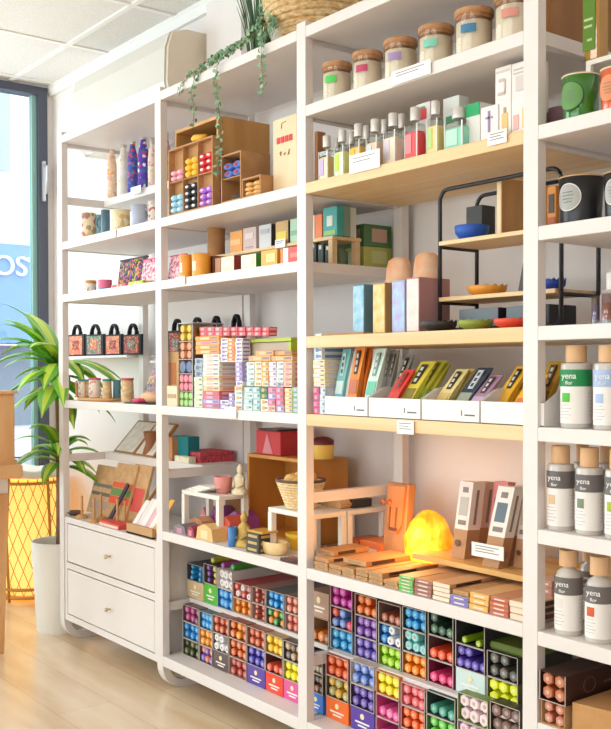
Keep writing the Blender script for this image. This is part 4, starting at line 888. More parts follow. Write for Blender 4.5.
# on the crate
ZK = Z+ckh+.0005
xk0, xk1 = XZ(256, ZK, .215), XZ(279, ZK, .215); hk = H(268, 431, .215)-ZK
t = thing('red_gift_box', 'red gift box in a clear bag on top of the oak crate', 'box', (xk0, .215, ZK)); w = xk1-xk0
part('carton', MB().bev(0, w*1.05, 0, .12, 0, hk, .002), mat('#c9343a', .4), t); part('foil_ribbon', MB().prism([(w*.3, hk*.05), (w*.75, hk*.05), (w*.5, hk*.9)], 'y', -.0015, 0), mat('#d88a94', .3), t)
part('dark_top', MB().box(w*.08, w*.9, .004, .1, hk, hk+.006), mat('#4a2f34', .4), t)
X, Yc, r = rnd(294, 316, ZK, .25) if False else (1.345, .262, .035)
t = thing('yellow_pot', 'yellow pot with a dark red lid behind the third post', 'pot', (X, Yc, ZK)); part('pot', MB().lathe([(.03, 0), (.036, .006), (.038, .045)], 22), mat('#ecc45c', .5), t); part('lid', MB().lathe([(.037, .045), (.036, .06), (.02, .068), (.001, .07)], 22), mat('#6a2028', .5), t)
# right end of the riser 2
def RXZ(px, py, X):   # point on plane X
    d = ray(px, py); s_ = (X-CP.x)/d.x; return CP + d*s_
solo('black_case', MB().bev(0, .05, 0, .075, 0, .024, .002), mat('#2f2a2a', .4), 'flat black case on the back end of the shelf, right of the third post', 'case', (1.475, .235, ZR2))
riser(1.385, 1.553, .19, .345, R2h, 'short white metal riser behind the third post with the black case')
solo('kraft_pouch', MB().prism([(0, 0), (.09, 0), (.10, .012), (.075, .03), (.01, .02)], 'y', 0, .05), KRAFT, 'folded kraft pouch lying beside the straw basket rim', 'pouch', (1.42, .195, ZR2))
solo('dark_red_book', MB().bev(0, .1, 0, .12, 0, .014, .001), mat('#7a2f28', .6), 'dark red book lying under the short riser', 'book', (1.43, .21, Z))

# ------------------------------------------------------------ third bay : candles 1.823
Z = 1.8235
CORK = noisy('cork', '#b07c54', '#c89a70', (60, 60, 60), .8)
for (a, b_, yt, c, nm) in ((322, 352, 57, '#4fcf5a', 'green'), (352.3, 383, 46, '#c4486c', 'crimson'), (383.7, 417.5, 33, '#a58ab8', 'lilac'), (418.2, 454, 19.5, '#7fd0b8', 'mint'), (454.7, 493.5, 2.5, '#3f7fa8', 'blue'), (494.3, 536, -14, '#d98f80', 'peach')):
    X, Yc, r = rnd(a, b_, Z, .012); h = HS((a+b_)/2, yt+2, Yc, r)-Z; r *= .985
    t = thing('candle_jar', 'glass candle jar with cork lid and %s label on the white shelf' % nm, 'candle', (X, Yc, Z), 0, None)
    part('jar', MB().lathe([(r*.97, 0), (r, .003), (r, h*.86)], 32), glass('#f7f3ee', .05, .12), t)
    part('wax', MB().lathe([(r*.93, .003), (r*.93, h*.72), (.001, h*.72)], 28), mat('#f1e6d0', .5), t)
    part('cork_lid', MB().lathe([(r*.9, h*.80), (r*.9, h*.86), (r*1.02, h*.865), (r*1.02, h*.985), (r*.98, h)], 32), CORK, t)
    mb = MB(); v = []
    a0 = -PI/2+.42
    for k in range(7): q = a0-.42+.84*k/6; v += [(math.cos(q)*r*1.01, math.sin(q)*r*1.01, h*.44), (math.cos(q)*r*1.01, math.sin(q)*r*1.01, h*.62)]
    mb.add(v, [(2*k, 2*k+2, 2*k+3, 2*k+1) for k in range(6)], 0, True); part('colour_label', mb, mat(c, .5), t)
card(392, 431, 0, 1.795, -.004, 'long white price strip on the shelf edge below the candle jars', h=.034, lines=2)
card(400, 409, 0, 2.014, -.004, 'small price card on the edge of the top shelf', h=.03, lines=0)

# ------------------------------------------------------------ perfumes 1.611
Z = 1.6115
CAPM = mat('#e0dcd8', .25, .3)
def perfume(x0, x1, yt, yf, liq, lab, label, square=False):
    X, Yc, r = rnd(x0, x1, Z, yf); h = HS((x0+x1)/2, yt, Yc, r)-Z
    t = thing('perfume_bottle', label, 'perfume bottle', (X, Yc, Z))
    k = r*1.0; gl = mat('#d5d3cc', .08, 0, 0, .8); lq = mat(liq, .15, 0, 0, .6)
    if square: k = r*.84
    e = k*.62; hb = h*.73
    part('liquid', MB().bev(-k, k, -e, e, 0, hb*.72, .003), lq, t)
    part('glass', MB().bev(-k*1.0, k*1.0, -e, e, hb*.72, hb*.92, .003).lathe([(k*.62, hb*.92), (k*.4, hb*.99), (k*.36, hb*1.05)], 16), glass('#e9ebe6', .05, .3), t)
    part('cap', MB().lathe([(k*.56, hb*1.02), (k*.56, h*.985), (k*.5, h)], 18), CAPM, t)
    part('label', MB().box(-k*.82, k*.05 if not square else k*.4, -e-.0014, -e-.0002, hb*.16, hb*.66), mat(lab, .5), t)
    part('clear_edge', MB().box(k*.84, k*.98, -e-.0012, -e-.0002, 0.002, hb*.9).box(-k*.98, -k*.9, -e-.0012, -e-.0002, 0.002, hb*.9), mat('#f0eeea', .1), t)
for (a, b_, yt, yf, c, l, nm) in ((319.5, 334, 134, .012, '#d9b27a', '#cdb6de', 'amber perfume bottle with lilac label, first from the left'), (335, 349.5, 128, .012, '#e3f0a0', '#c4e04a', 'perfume bottle with lime label, second from the left'), (350.5, 366, 122, .012, '#f7c24a', '#f5b83c', 'golden yellow perfume bottle, third from the left'),
    (367, 383.5, 117, .012, '#f0cfae', '#cfdce6', 'pale peach perfume bottle with light blue label'), (384.5, 402, 111, .012, '#efe0c8', '#d9cbd4', 'pale perfume bottle with mauve label in the middle'), (406, 424.5, 105, .012, '#f04a50', '#f08a90', 'bright red perfume bottle'),
    (427.6, 443, 99, .012, '#efd58a', '#b8d488', 'gold perfume bottle with green label right of the red one')):
    perfume(a, b_, yt, yf, c, l, nm)
for (a, b_, yt, yf, nm) in ((329, 341, 137, .08, 'first'), (343, 356, 130, .08, 'second'), (358, 371, 124, .08, 'third'), (376, 389, 118, .08, 'fourth'), (393, 407, 112, .08, 'fifth')):
    perfume(a+2, b_+2, yt, yf, '#e8dccb', '#d8d4d0', 'clear perfume bottle in the rear row, %s from the left' % nm)
perfume(444, 474, 104, .012, '#8fdcc0', '#bfe8d4', 'large square mint green perfume bottle', True)
boxy('perfume_box', 416, 430, 103, Z, .065, .03, '#e6dede', 'white perfume carton with a red strawberry behind the red bottle', marks=[(.25, .75, .72, .9, '#e0303a'), (.35, .65, .9, .94, '#4a9a4a')])
boxy('perfume_box', 443, 459, 97, Z, .07, .035, '#d9dcd6', 'pale carton with a green leaf behind the mint bottle', marks=[(.2, .7, .55, .68, '#3f8a5a')])
boxy('perfume_box', 466, 480, 103.5, Z, .05, .045, '#e9e6e0', 'white carton with a bright green top right of the mint bottle', marks=[(0, 1, .72, 1, '#1fa564')])
boxy('perfume_box', 480.5, 498, 106, Z, .012, .03, '#efe6e4', 'white carton with a thin violet flower sketch', marks=[(.44, .56, .2, .85, '#a080a8'), (.3, .7, .62, .68, '#b890b8')])
boxy('perfume_box', 499, 511, 99.5, Z, .014, .03, '#ece4e0', 'white carton showing a gold vial, left of two', marks=[(.25, .75, .1, .62, '#e6bf7c'), (.4, .6, .62, .78, '#b89a70')])
boxy('perfume_box', 511.5, 530, 95.5, Z, .014, .03, '#ece4e0', 'white carton showing a gold vial beside the fourth post', marks=[(.12, .4, .1, .5, '#e8b0a8'), (.6, .9, .1, .65, '#e6bf7c')])
px0, px1 = XZ(493, Z, .06), XZ(511, Z, .06)
boxy('perfume_box', 495, 511, 66.5, Z, .05, .05, '#efe7e2', 'tall white carton with a crescent print at the back', marks=[(.2, .65, .62, .66, '#cdb8b0'), (.58, .68, .64, .82, '#cdb8b0'), (.25, .6, .8, .84, '#cdb8b0'), (.1, .9, .92, .95, '#d8cbc4')])
boxy('perfume_box', 511.5, 534, 61, Z, .05, .05, '#ede4df', 'tallest white carton beside the fourth post on the birch shelf', marks=[(.2, .6, .62, .82, '#d8ccc6'), (.1, .9, .9, .92, '#c9bcb6'), (.1, .9, .85, .87, '#c9bcb6')])
solo('wooden_block', MB().bev(0, .012, 0, .03, 0, H(314, 132, .03)-Z, .001), mat('#a5714a', .6), 'thin brown wooden block at the left end of the perfume shelf', 'block', (1.585, .03, Z)).location.x = 1.602
card(350, 380, 0, 1.604, -.004, 'white price card in front of the golden perfume bottles', h=.047, lines=2)
card(488, 507, 0, 1.592, -.004, 'white price card on the birch shelf edge under the violet flower carton', h=.03, lines=3)

# ------------------------------------------------------------ birch shelf 1.189 : stand, cards, bowls
Z = 1.1895
BM = mat('#26252a', .4)
sx0, sx1, sy0, sy1 = 2.00, 2.372, .115, .25
sd = thing('display_stand', 'black metal hoop stand with two birch shelves and colourful bowls', 'display stand', (0, 0, Z))
tz = .355; R = .028
for y in (sy0, sy1):
    pts = [(sx0-.0, y, .0055), (sx0, y, tz-R)] + [(sx0+R-R*math.cos(a), y, tz-R+R*math.sin(a)) for a in [PI*k/12 for k in range(1, 7)]]
    pts += [(sx1-R+R*math.sin(a), y, tz-R+R*math.cos(a)) for a in [PI*k/12 for k in range(0, 7)]] + [(sx1, y, .02), (sx1-.014, y, .0055), (sx0+.01, y, .0055)]
    part('hoop', MB().tube(pts, .0052, 8), BM, sd)
for x in (sx0, sx1):
    for z in (.075, .214): part('cross_bar', MB().tube([(x, sy0, z), (x, sy1, z)], .0045, 8), BM, sd)
z1_, z2_ = .087, .226
for z in (z1_, z2_): part('shelf', MB().bev(sx0-.012 if False else sx0+.007, sx1-.007, sy0-.012, sy1+.012, z-.010, z, .001), PINEB, sd)
scal = lambda n, amp: (lambda r0_, h0: (lambda r, z, a: (r*(1+amp*math.cos(n*a)) if r > r0_*.85 else r, z + (h0*.13*math.cos(n*a) if r > r0_*.85 else 0))))
bowl('scalloped_plate', 420, 457, 320.5, Z, .012, mat('#2f2c2a', .5), 'black scalloped plate at the left foot of the stand', 'plate', scal(16, .03), flare=.6)
bowl('scalloped_bowl', 458, 493, 319.5, Z, .012, mat('#8f9a3a', .5), 'lime green scalloped bowl in front of the stand', 'bowl', scal(16, .03), flare=.7)
bowl('scalloped_bowl', 494, 531, 318, Z, .012, mat('#e2452c', .5), 'red scalloped bowl beside the fourth post', 'bowl', scal(16, .03), flare=.7)
boxy('grey_box', 459, 498, 308.5, Z, .125, .08, '#6f7a80', 'slate grey box with dark side under the stand, left one', side=[(0, 1, 0, 1, '#2a2428')])
boxy('grey_box', 506, 530, 306, Z, .125, .08, '#6a757a', 'slate grey box under the stand beside the fourth post')
ZB1, ZB2 = Z+z1_+.0005, Z+z2_+.0005
bowl('scalloped_bowl', 467, 507, 284.5, ZB1, .118, mat('#e59a34', .5), 'orange scalloped bowl on the lower shelf of the stand', 'bowl', scal(16, .03), flare=.7)
bowl('scalloped_bowl', 540, 566, 278.5, ZB1, .125, mat('#1f3f9c', .5), 'dark blue scalloped bowl on the stand seen past the fourth post', 'bowl', scal(16, .03), flare=.7)
o = solo('dark_plaque', MB().box(0, .042, 0, .006, 0, .075).box(.008, .034, -.0008, .0, .02, .024).box(.008, .03, -.0008, 0, .035, .039).xf(Matrix.Rotation(-.25, 4, 'X')), mat('#4a4644', .5), 'small dark slanted plaque on the lower shelf of the stand', 'plaque', (XZ(515, ZB1, .14), .15, ZB1))
bowl('plain_bowl', 454.5, 489, 223.5, ZB2, .112, mat('#1f56b8', .5), 'bright blue plain bowl on the upper shelf of the stand', flare=.7)
t, w, h = boxy('black_box', 466, 482, 206, ZB2, .20, .05, '#3a3836', 'black box with a white curl emblem behind the blue bowl')
part('emblem', MB().tube([(.004, -.001, h*.12), (.006, -.001, h*.32), (.0, -.001, h*.4), (-.006+.02, -.001, h*.44), (.02, -.001, h*.3), (.022, -.001, h*.12)], .0013, 5), mat('#e8e6e2', .5), t)
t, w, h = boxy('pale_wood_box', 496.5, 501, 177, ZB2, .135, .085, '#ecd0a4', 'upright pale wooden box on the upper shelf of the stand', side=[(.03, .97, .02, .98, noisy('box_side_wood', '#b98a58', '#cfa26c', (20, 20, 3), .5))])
for k, (a, b_, c) in enumerate(((539, 546, '#e3a53c'), (547, 556, '#d98a34'))):
    boxy('gold_carton', a, b_, 186, ZB2, .13, .04, c, ('left', 'right')[k] + ' gold carton with dark window on the stand beyond the fourth post', marks=[(.2, .8, .35, .8, '#4a3a34'), (.1, .9, .05, .25, '#b0562c')])
t, w, h = boxy('black_case', 533, 549, 304.5, Z, .14, .10, '#2c2a2c', 'black case low on the birch shelf beyond the fourth post')
solo('black_tray', MB().bev(0, .07, 0, .1, 0, .014, .002), mat('#28262a', .5), 'flat black tray beyond the stand foot', 'tray', (2.27, .13, Z)).location = (2.262, .26, Z)
# oracle card boxes in front of the salt lamps
def cardbox(x0, x1, yt, Y, d, front, sidec, label, marks=()):
    boxy('card_box', x0, x1, yt, Z, Y, d, sidec, label, face=front, marks=marks)
WC1 = noisy('wash_blue', '#7fb8d8', '#b8d8e4', (40, 40, 40), .5); WC2 = noisy('wash_yellow', '#f2b860', '#f7d9a0', (40, 40, 40), .5)
WC3 = noisy('wash_violet', '#b9a0d8', '#a8d4ec', (35, 35, 35), .5); WC4 = noisy('wash_pink', '#f3cfc8', '#f4e2dc', (30, 30, 30), .5)
cardbox(353, 364, 284.5, .05, .05, WC1, '#5f8a9c', 'sky blue watercolour box, leftmost of the four standing boxes')
cardbox(373, 385, 283, .05, .045, WC2, '#b98f5c', 'golden yellow box, second of the four standing boxes')
cardbox(392, 405, 280.5, .05, .022, WC3, '#8fb0cc', 'violet and blue watercolour box, third of the four standing boxes', ())
cardbox(406.5, 419, 277.5, .05, .11, WC4, '#b98a8c', 'pale pink box with darker side, right of the four standing boxes')
solo('card_deck', MB().bev(0, .028, 0, .02, 0, .006, .0006), mat('#efeae6', .5), 'small white card deck at the left end of the birch shelf', 'cards', (1.625, .012, Z))
solo('flat_wood_case', MB().bev(0, .16, 0, .03, 0, .005, .001), mat('#b98550', .6), 'long flat brown case lying in front of the standing boxes', 'case', (1.665, .012, Z))
SALT = noisy('salt_rock', '#ee9c66', '#f9d8b8', (14, 14, 14), .6, 4, .5, (.3, .7))
def rock(X, Y, Zb, rx, ry, h, seed, m_, name, label, cat, sharp=.16):
    rg = random.Random(seed); ph = [rg.uniform(0, 6) for _ in range(6)]
    def wv(r, z, a): return r*(1+sharp*.5*math.sin(2*a+ph[0])+sharp*.35*math.sin(3*a+ph[1]+z*20)+sharp*.25*math.sin(5*a+ph[2]-z*30)), z*(1+.0*a)
    prof = [(.85, 0), (.95, .06), (1.0, .3), (1.02, .5), (1.0, .72), (.95, .86), (.82, .95), (.5, .99), (.001, 1)]
    mb = MB().lathe([(p*rx, q*h) for p, q in prof], 22, wave=wv).xf(Matrix.Scale(ry/rx, 4, (0, 1, 0)))
    return solo(name, mb, m_, label, cat, (X, Y, Zb))
for (a, b_, yt, sd_, l) in ((386, 412.5, 257, 1, 'orange pink salt rock behind the golden and violet boxes'), (413.5, 441, 252, 2, 'larger orange salt rock behind the pale pink box')):
    X, Yc, r = rnd(a, b_, Z, .20); rock(X, Yc, Z, r, r*.9, H((a+b_)/2, yt, Yc)-Z, sd_, SALT, 'salt_rock', l, 'salt rock', .1)

# ------------------------------------------------------------ seed packets .975
Z = .9755
def seedtray(x0, x1, nm):
    X0, X1 = XZ(x0, Z, .01), XZ(x1, Z, .01); w = X1-X0-.003; h = .050
    t = thing('seed_tray', 'white cardboard tray of slanted packets, %s' % nm, 'tray', (X0, .01, Z)); TH = .0015; m_ = mat('#efeae6', .6)
    mb = MB().box(0, w, 0, TH, 0, h).box(0, w, 0, .15, 0, TH).box(0, w, .15-TH, .15, 0, .09)
    mb.prism([(TH, TH), (.15-TH, TH), (.15-TH, .09), (.05, .075), (TH, h)], 'x', 0, TH).prism([(TH, TH), (.15-TH, TH), (.15-TH, .09), (.05, .075), (TH, h)], 'x', w-TH, w)
    part('tray', mb, m_, t)
    part('small_logo', MB().box(w*.70, w*.715, -.0008, 0, h*.3, h*.55).box(w*.76, w*.93, -.0008, 0, h*.3, h*.37), mat('#6a6464', .6), t)
    return X0, w
trays = [seedtray(325, 368, 'first from the left'), seedtray(369, 421, 'second from the left, above the price card'), seedtray(422, 480, 'third from the left'), seedtray(481, 545, 'beside the fourth post')]
def packet(x0, x1, yt, Y, c, strip, label, tilt=.35, lean=0., deco=None, z0=.003):
    X0, X1 = XZ(x0, Z+.05, Y), XZ(x1, Z+.05, Y); w = X1-X0
    ht = H((x0+x1)/2, yt, Y+.03)-Z; L = ht/math.cos(tilt)
    t = thing('seed_packet', label, 'packet', (X0, Y, Z+z0))
    R = Matrix.Shear('XZ', 4, (lean, 0)) if False else Matrix.Identity(4); R[0][2] = lean; R = Matrix.Rotation(-tilt, 4, 'X') @ R
    part('bag', MB().add([(0, 0, 0), (w, 0, 0), (w, .012, 0), (0, .012, 0), (0, -.002, L*.5), (w, -.002, L*.5), (w, .014, L*.5), (0, .014, L*.5), (0, .005, L), (w, .005, L), (w, .008, L), (0, .008, L)],
        [(3,2,1,0), (0,1,5,4), (1,2,6,5), (2,3,7,6), (3,0,4,7), (4,5,9,8), (5,6,10,9), (6,7,11,10), (7,4,8,11), (8,9,10,11)]).xf(R), mat(c, .5) if isinstance(c, str) else c, t)
    part('name_strip', MB().box(w*.32, w*.68, -.002, .001, L*.58, L*.93).xf(R), mat(strip, .5), t)
    part('strip_print', MB().box(w*.42, w*.58, -.003, -.0012, L*.62, L*.68).box(w*.42, w*.58, -.003, -.0012, L*.72, L*.78).box(w*.42, w*.58, -.003, -.0012, L*.82, L*.88).xf(R), mat('#d8d4c8' if strip < '#9' else '#4a4a4a', .5), t)
    if deco: part('picture', MB().box(w*.1, w*.9, -.0034, -.0005, L*.3, L*.5).xf(R), mat(deco, .5), t)
P_ = [(332, 340, 350, .03, '#7fc4c8', '#c8e0e0', 'turquoise seed packet at the left of the first tray', .2, 0, '#d8ece8'), (339, 345, 352, .04, '#dfe4e0', '#a8b4b4', 'white grey seed packet next to the turquoise one', .2, 0, None),
  (345, 354, 347, .03, '#f08a34', '#3a302c', 'bright orange seed packet with black strip in the first tray', .2, 0, '#c8704a'), (355.5, 361, 349, .05, '#ef7a22', '#b85818', 'narrow orange seed packet behind the bright one', .2, 0, None),
  (361, 371, 349.5, .03, '#cfe3d8', '#7a9a94', 'white mint seed packet with teal picture', .2, .15, '#6fc0a0'), (371, 375.5, 350, .07, '#b3aea4', '#8a857c', 'thin grey seed packet, first of three', .2, .1, None), (376, 380.5, 350.5, .07, '#a8a39a', '#8a857c', 'thin grey seed packet, second of three', .2, .1, None), (381, 385.5, 351, .07, '#9a958c', '#6a655c', 'thin grey seed packet, third of three', .2, .1, None),
  (383, 391, 355, .06, '#8f8a80', '#2f2c2a', 'dark grey seed packet with a black strip', .3, .3, None), (378, 388, 370, .02, '#d8382c', '#a82a22', 'red seed packet leaning at the left of the second tray', .4, .5, None),
  (388, 402, 362, .03, '#d9c840', '#2c2a24', 'yellow green seed packet with black strip', .45, .5, '#8a7a2c'), (401, 412, 361, .05, '#b0a832', '#6a6420', 'olive seed packet right of the yellow green one', .45, .5, '#7a9a3c'), (409, 419, 364, .06, '#a39a30', '#5a5420', 'mustard seed packet at the right of the second tray', .45, .45, '#5a7a30'),
  (425, 437, 369.5, .03, '#e6d088', '#2c2824', 'beige yellow seed packet with black strip in the third tray', .5, .45, '#d8b870'), (437, 444, 369, .05, '#e0c46c', '#8a7838', 'sandy yellow seed packet behind the beige one', .5, .4, None),
  (444, 458, 368, .03, '#2f3a4c', '#c8ccd0', 'navy blue seed packet in the third tray', .5, .5, '#9aa08c'), (458, 470, 375, .03, '#a88098', '#4a3a44', 'mauve seed packet right of the navy one', .55, .5, '#c8a8c0'),
  (484, 496, 366.5, .05, '#efb32e', '#2c2824', 'yellow seed packet with black strip in the last tray', .5, .4, None), (496, 508, 369, .07, '#c89424', '#8a6418', 'amber seed packet behind in the last tray', .5, .35, None), (504, 520, 375, .02, '#f2b42a', '#24221f', 'yellow seed packet with orange flowers beside the fourth post', .5, .35, '#e8743a'),
  (524, 540, 362, .07, '#c9982c', '#5a4420', 'golden seed packet seen past the fourth post', .35, .3, '#8a6a2c')]
for p in P_: packet(*p[:7], tilt=p[7], lean=p[8]*.6, deco=p[9])
card(397.5, 414, 0, .940, -.004, 'white price card hanging from the birch edge under the second tray', h=.033, lines=3)

# ------------------------------------------------------------ third bay .548 : incense bars, stool, salt lamp
Z = .5485
KRAFT2 = noisy('brown_kraft', '#b98a5a', '#cb9c6a', (40, 40, 40), .7)
def bars(x0, x1, yt, n, Y, d, endc, body, where, nm, base=None, h=.0125):
    b0 = base or Z; X0, X1 = XZ(x0, b0, Y), XZ(x1, b0, Y); w = X1-X0
    if yt: h = (H((x0+x1)/2, yt, Y)-b0)/n
    key = ('bar', round(w, 4), round(h, 4), d, endc, body)
    if key not in SBM:
        mb = MB().bev(-w/2+.0007, w/2-.0007, 0, d, 0, h-.0008, .0008); mb.box(-w/2+.0009, w/2-.0009, -.0006, .0002, .0006, h-.0014, 1)
        mb.box(-w/2*.55, w/2*.55, -.0010, -.0004, h*.3, h*.6, 2); mb.box(w/2-.0009, w/2+.0002, d*.12, d*.6, h*.15, h*.8, 3)
        SBM[key] = mb.mesh('incense_bar_box', [KRAFT2 if body == 'k' else mat(body, .5), KRAFT2 if endc == 'k' else mat(endc, .5), mat('#a8845c' if endc == 'k' else '#e8d8c4', .6), mat('#4a342c', .5)])
    for k in range(n):
        o = part('incense_bar_box', SBM[key], None, None, ((X0+X1)/2+random.uniform(-.001, .001), Y+random.uniform(0, .004), b0+h*k+.0003))
        pos = 'only' if n == 1 else ('topmost' if k == n-1 else NTH[k] + (' up' if k else ''))
        tag(o, '%s long incense box, %s, %s' % (nm, pos, where), 'incense box', 'long incense boxes %s' % where)
    return b0+h*n
b1 = bars(314, 327.5, 558, 3, .012, .16, 'k', 'k', 'in the kraft stack nearest the third post', 'kraft')
b2 = bars(328.5, 340.5, 565, 2, .012, .18, 'k', 'k', 'in the second kraft stack from the third post', 'kraft')
b3 = bars(341.5, 354, 568, 2, .012, .18, 'k', 'k', 'in the third kraft stack from the third post', 'kraft')
b4 = bars(355, 367, 568.5, 3, .012, .18, 'k', 'k', 'in the middle kraft stack', 'kraft')
b5 = bars(368, 382, 572, 3, .010, .20, 'k', 'k', 'in the tall kraft stack left of the low one', 'kraft')
b6 = bars(383.5, 397.5, 580.5, 2, .008, .19, 'k', 'k', 'in the low kraft stack beside the green boxes', 'kraft')
bars(343, 366, None, 1, .03, .17, 'k', '#c98a58', 'lying across the middle kraft stacks', 'orange brown', base=b4+.0004, h=.014)
bars(318, 334, None, 1, .05, .13, 'k', '#c58a54', 'lying over the stack by the third post', 'tan', base=b1+.0004, h=.014)
bars(360, 382, None, 1, .22, .12, '#e8743a', '#e8803c', 'behind the kraft stacks', 'orange', h=.052)
bars(340, 356, None, 1, .21, .12, '#a8542c', '#c9683a', 'behind the third kraft stack', 'rust', h=.045)
c1 = bars(398.5, 413, 576, 5, .008, .17, '#62c86a', '#cf9f6e', 'in the stack with green ends', 'green ended')
c2 = bars(414, 431, 580, 4, .008, .18, '#a8736c', '#b98a64', 'in the stack with mauve brown ends', 'mauve brown ended')
c3 = bars(432, 449, 583, 4, .008, .18, '#f0dcc4', '#d4a274', 'in the stack with cream ends under the stool', 'cream ended')
c4 = bars(450, 468, 596, 2, .008, .17, '#8078c4', '#c8b4a8', 'in the low stack with violet ends', 'violet ended')
bars(452, 468, None, 1, .012, .17, 'k', 'k', 'lying on the violet ended pair', 'kraft', base=c4+.0004, h=.011)
c5 = bars(469, 488, 593.5, 3, .008, .19, '#efb45c', '#dcaa72', 'in the stack with yellow ends', 'yellow ended')
c6 = bars(489.5, 508, 598, 4, .008, .19, '#c9684e', '#c98a66', 'in the stack with brick red ends', 'brick red ended')
c7 = bars(509, 530, 602, 3, .008, .19, '#ead2bc', '#d8b08a', 'pale ends by the fourth post', 'pale ended')
c8 = bars(536, 552, 580, 5, .09, .19, '#c98a78', '#d8a890', 'seen past the fourth post', 'dusty rose ended')
sx0_, sx1_ = XZ(409, .605, .135), 2.335
stl = thing('wooden_stool', 'low bamboo display stool with rounded corners in front of the salt lamp', 'stool', (sx0_, .135, Z)); w = sx1_-sx0_; ht = .066; R = .02
corner = lambda cx, cy, a0: [(cx+R*math.cos(a0+PI/2*k/5), cy+R*math.sin(a0+PI/2*k/5)) for k in range(6)]
poly = corner(R, R, PI) + corner(w*.92-R, R, 1.5*PI) + corner(w-R, .235-R, 0) + corner(R, .235-R, PI/2)
part('top', MB().prism(poly, 'z', ht-.013, ht), BAMB, stl)
for x in (.03, w*.86-.03): part('leg', MB().box(x, x+.035, .075, .215, 0, ht-.0133), BAMB, stl)
ZS = Z+ht+.0006
# salt lamp
lm = bpy.data.materials.new('glowing_salt'); lm.use_nodes = True; nt = lm.node_tree; b = nt.nodes['Principled BSDF']
tc = nt.nodes.new('ShaderNodeTexCoord'); n = nt.nodes.new('ShaderNodeTexNoise'); n.inputs['Scale'].default_value = 22; cr = nt.nodes.new('ShaderNodeValToRGB')
cr.color_ramp.elements[0].color = lin('#ec7c06'); cr.color_ramp.elements[1].color = lin('#ffb22a'); cr.color_ramp.elements[0].position = .3; cr.color_ramp.elements[1].position = .65
nt.links.new(tc.outputs['Object'], n.inputs['Vector']); nt.links.new(n.outputs[0], cr.inputs[0]); gm0 = nt.nodes.new('ShaderNodeVectorMath'); gm0.operation = 'DISTANCE'; gm0.inputs[1].default_value = (.022, -.055, .055); nt.links.new(tc.outputs['Object'], gm0.inputs[0])
gr = nt.nodes.new('ShaderNodeMapRange'); gr.inputs[1].default_value = .015; gr.inputs[2].default_value = .085; gr.inputs[3].default_value = 3.2; gr.inputs[4].default_value = .8; nt.links.new(gm0.outputs['Value'], gr.inputs[0]); nt.links.new(gr.outputs[0], b.inputs['Emission Strength'])
nt.links.new(cr.outputs[0], b.inputs['Emission Color']); nt.links.new(cr.outputs[0], b.inputs['Base Color'])
b.inputs['Emission Strength'].default_value = 1.0; b.inputs['Roughness'].default_value = .5
X, Yc, r = rnd(400.5, 448, Z+.06, .195) 
sl = thing('salt_lamp', 'glowing yellow salt lamp on the shelf behind the bamboo stool', 'lamp', (1.83, .245, Z))
def rockmb(rx, h, ry, seed):
    rg = random.Random(seed); ph = [rg.uniform(0, 6) for _ in range(4)]
    return MB().lathe([(p*rx, q*h) for p, q in [(.72, 0), (.9, .12), (1.0, .32), (.97, .5), (.84, .7), (.6, .86), (.3, .96), (.001, 1)]], 24, wave=lambda r, z, a: (r*(1+.07*math.sin(3*a+ph[0]+z*35)+.06*math.sin(5*a+ph[1]-z*50)+.04*math.sin(9*a+ph[2]+z*60)), z+.05*h*math.sin(4*a+ph[3])*min(1, r*14)), smooth=False).xf(Matrix.Scale(ry/rx, 4, (0, 1, 0)))
hL = H(424, 509, .245)-Z
part('rock', rockmb(.071, hL-.01, .06, 4), lm, sl, (0, 0, .01)); part('base', MB().lathe([(.05, 0), (.052, .009), (.04, .0098)], 20), mat('#8a5a34', .5), sl)
bl = bpy.data.materials.new('bulb_spot'); bl.use_nodes = True; b = bl.node_tree.nodes['Principled BSDF']; b.inputs['Emission Color'].default_value = lin('#fff2b0'); b.inputs['Emission Strength'].default_value = 2.2
pl_ = bpy.data.lights.new('salt_lamp_bulb', 'POINT'); pl_.energy = 1.0; pl_.color = (1, .6, .24); pl_.shadow_soft_size = .04
po = bpy.data.objects.new('salt_lamp_bulb', pl_); COL.objects.link(po); po.location = (1.83, .15, Z+hL*.72)
# mask panel left of the lamp
mk = thing('wooden_mask_panel', 'upright wooden panel with a carved face leaning at the back post', 'panel', (1.66, .225, Z))
hm = .228; Rm = Matrix.Rotation(-.10, 4, 'X')
part('panel', MB().bev(0, .088, 0, .03, 0, hm, .002).xf(Rm), noisy('mask_panel', '#b97a48', '#c98c58', (20, 20, 5), .6), mk)
part('mask_face', MB().prism([(.012, hm*.95), (.082, hm*.97), (.078, hm*.5), (.060, hm*.38), (.034, hm*.38), (.02, hm*.52)], 'y', -.008, -.0005).xf(Rm), mat('#cf8040', .5), mk)
for ex in (.034, .060):
    part('eye', MB().lathe([(.001, 0), (.009, .002), (.007, .006), (.001, .008)], 12).xf(Matrix.Rotation(PI/2, 4, 'X')), mat('#b85f24', .5), mk, (ex, -.022, hm*.78)); 
    part('carved_groove', MB().box(ex-.006, ex-.002, -.0105, -.0085, hm*.42, hm*.7).xf(Rm), mat('#9a5020', .6), mk)
part('mouth', MB().box(.035, .062, -.011, -.0085, hm*.41, hm*.45).xf(Rm), mat('#7a3c1a', .6), mk)
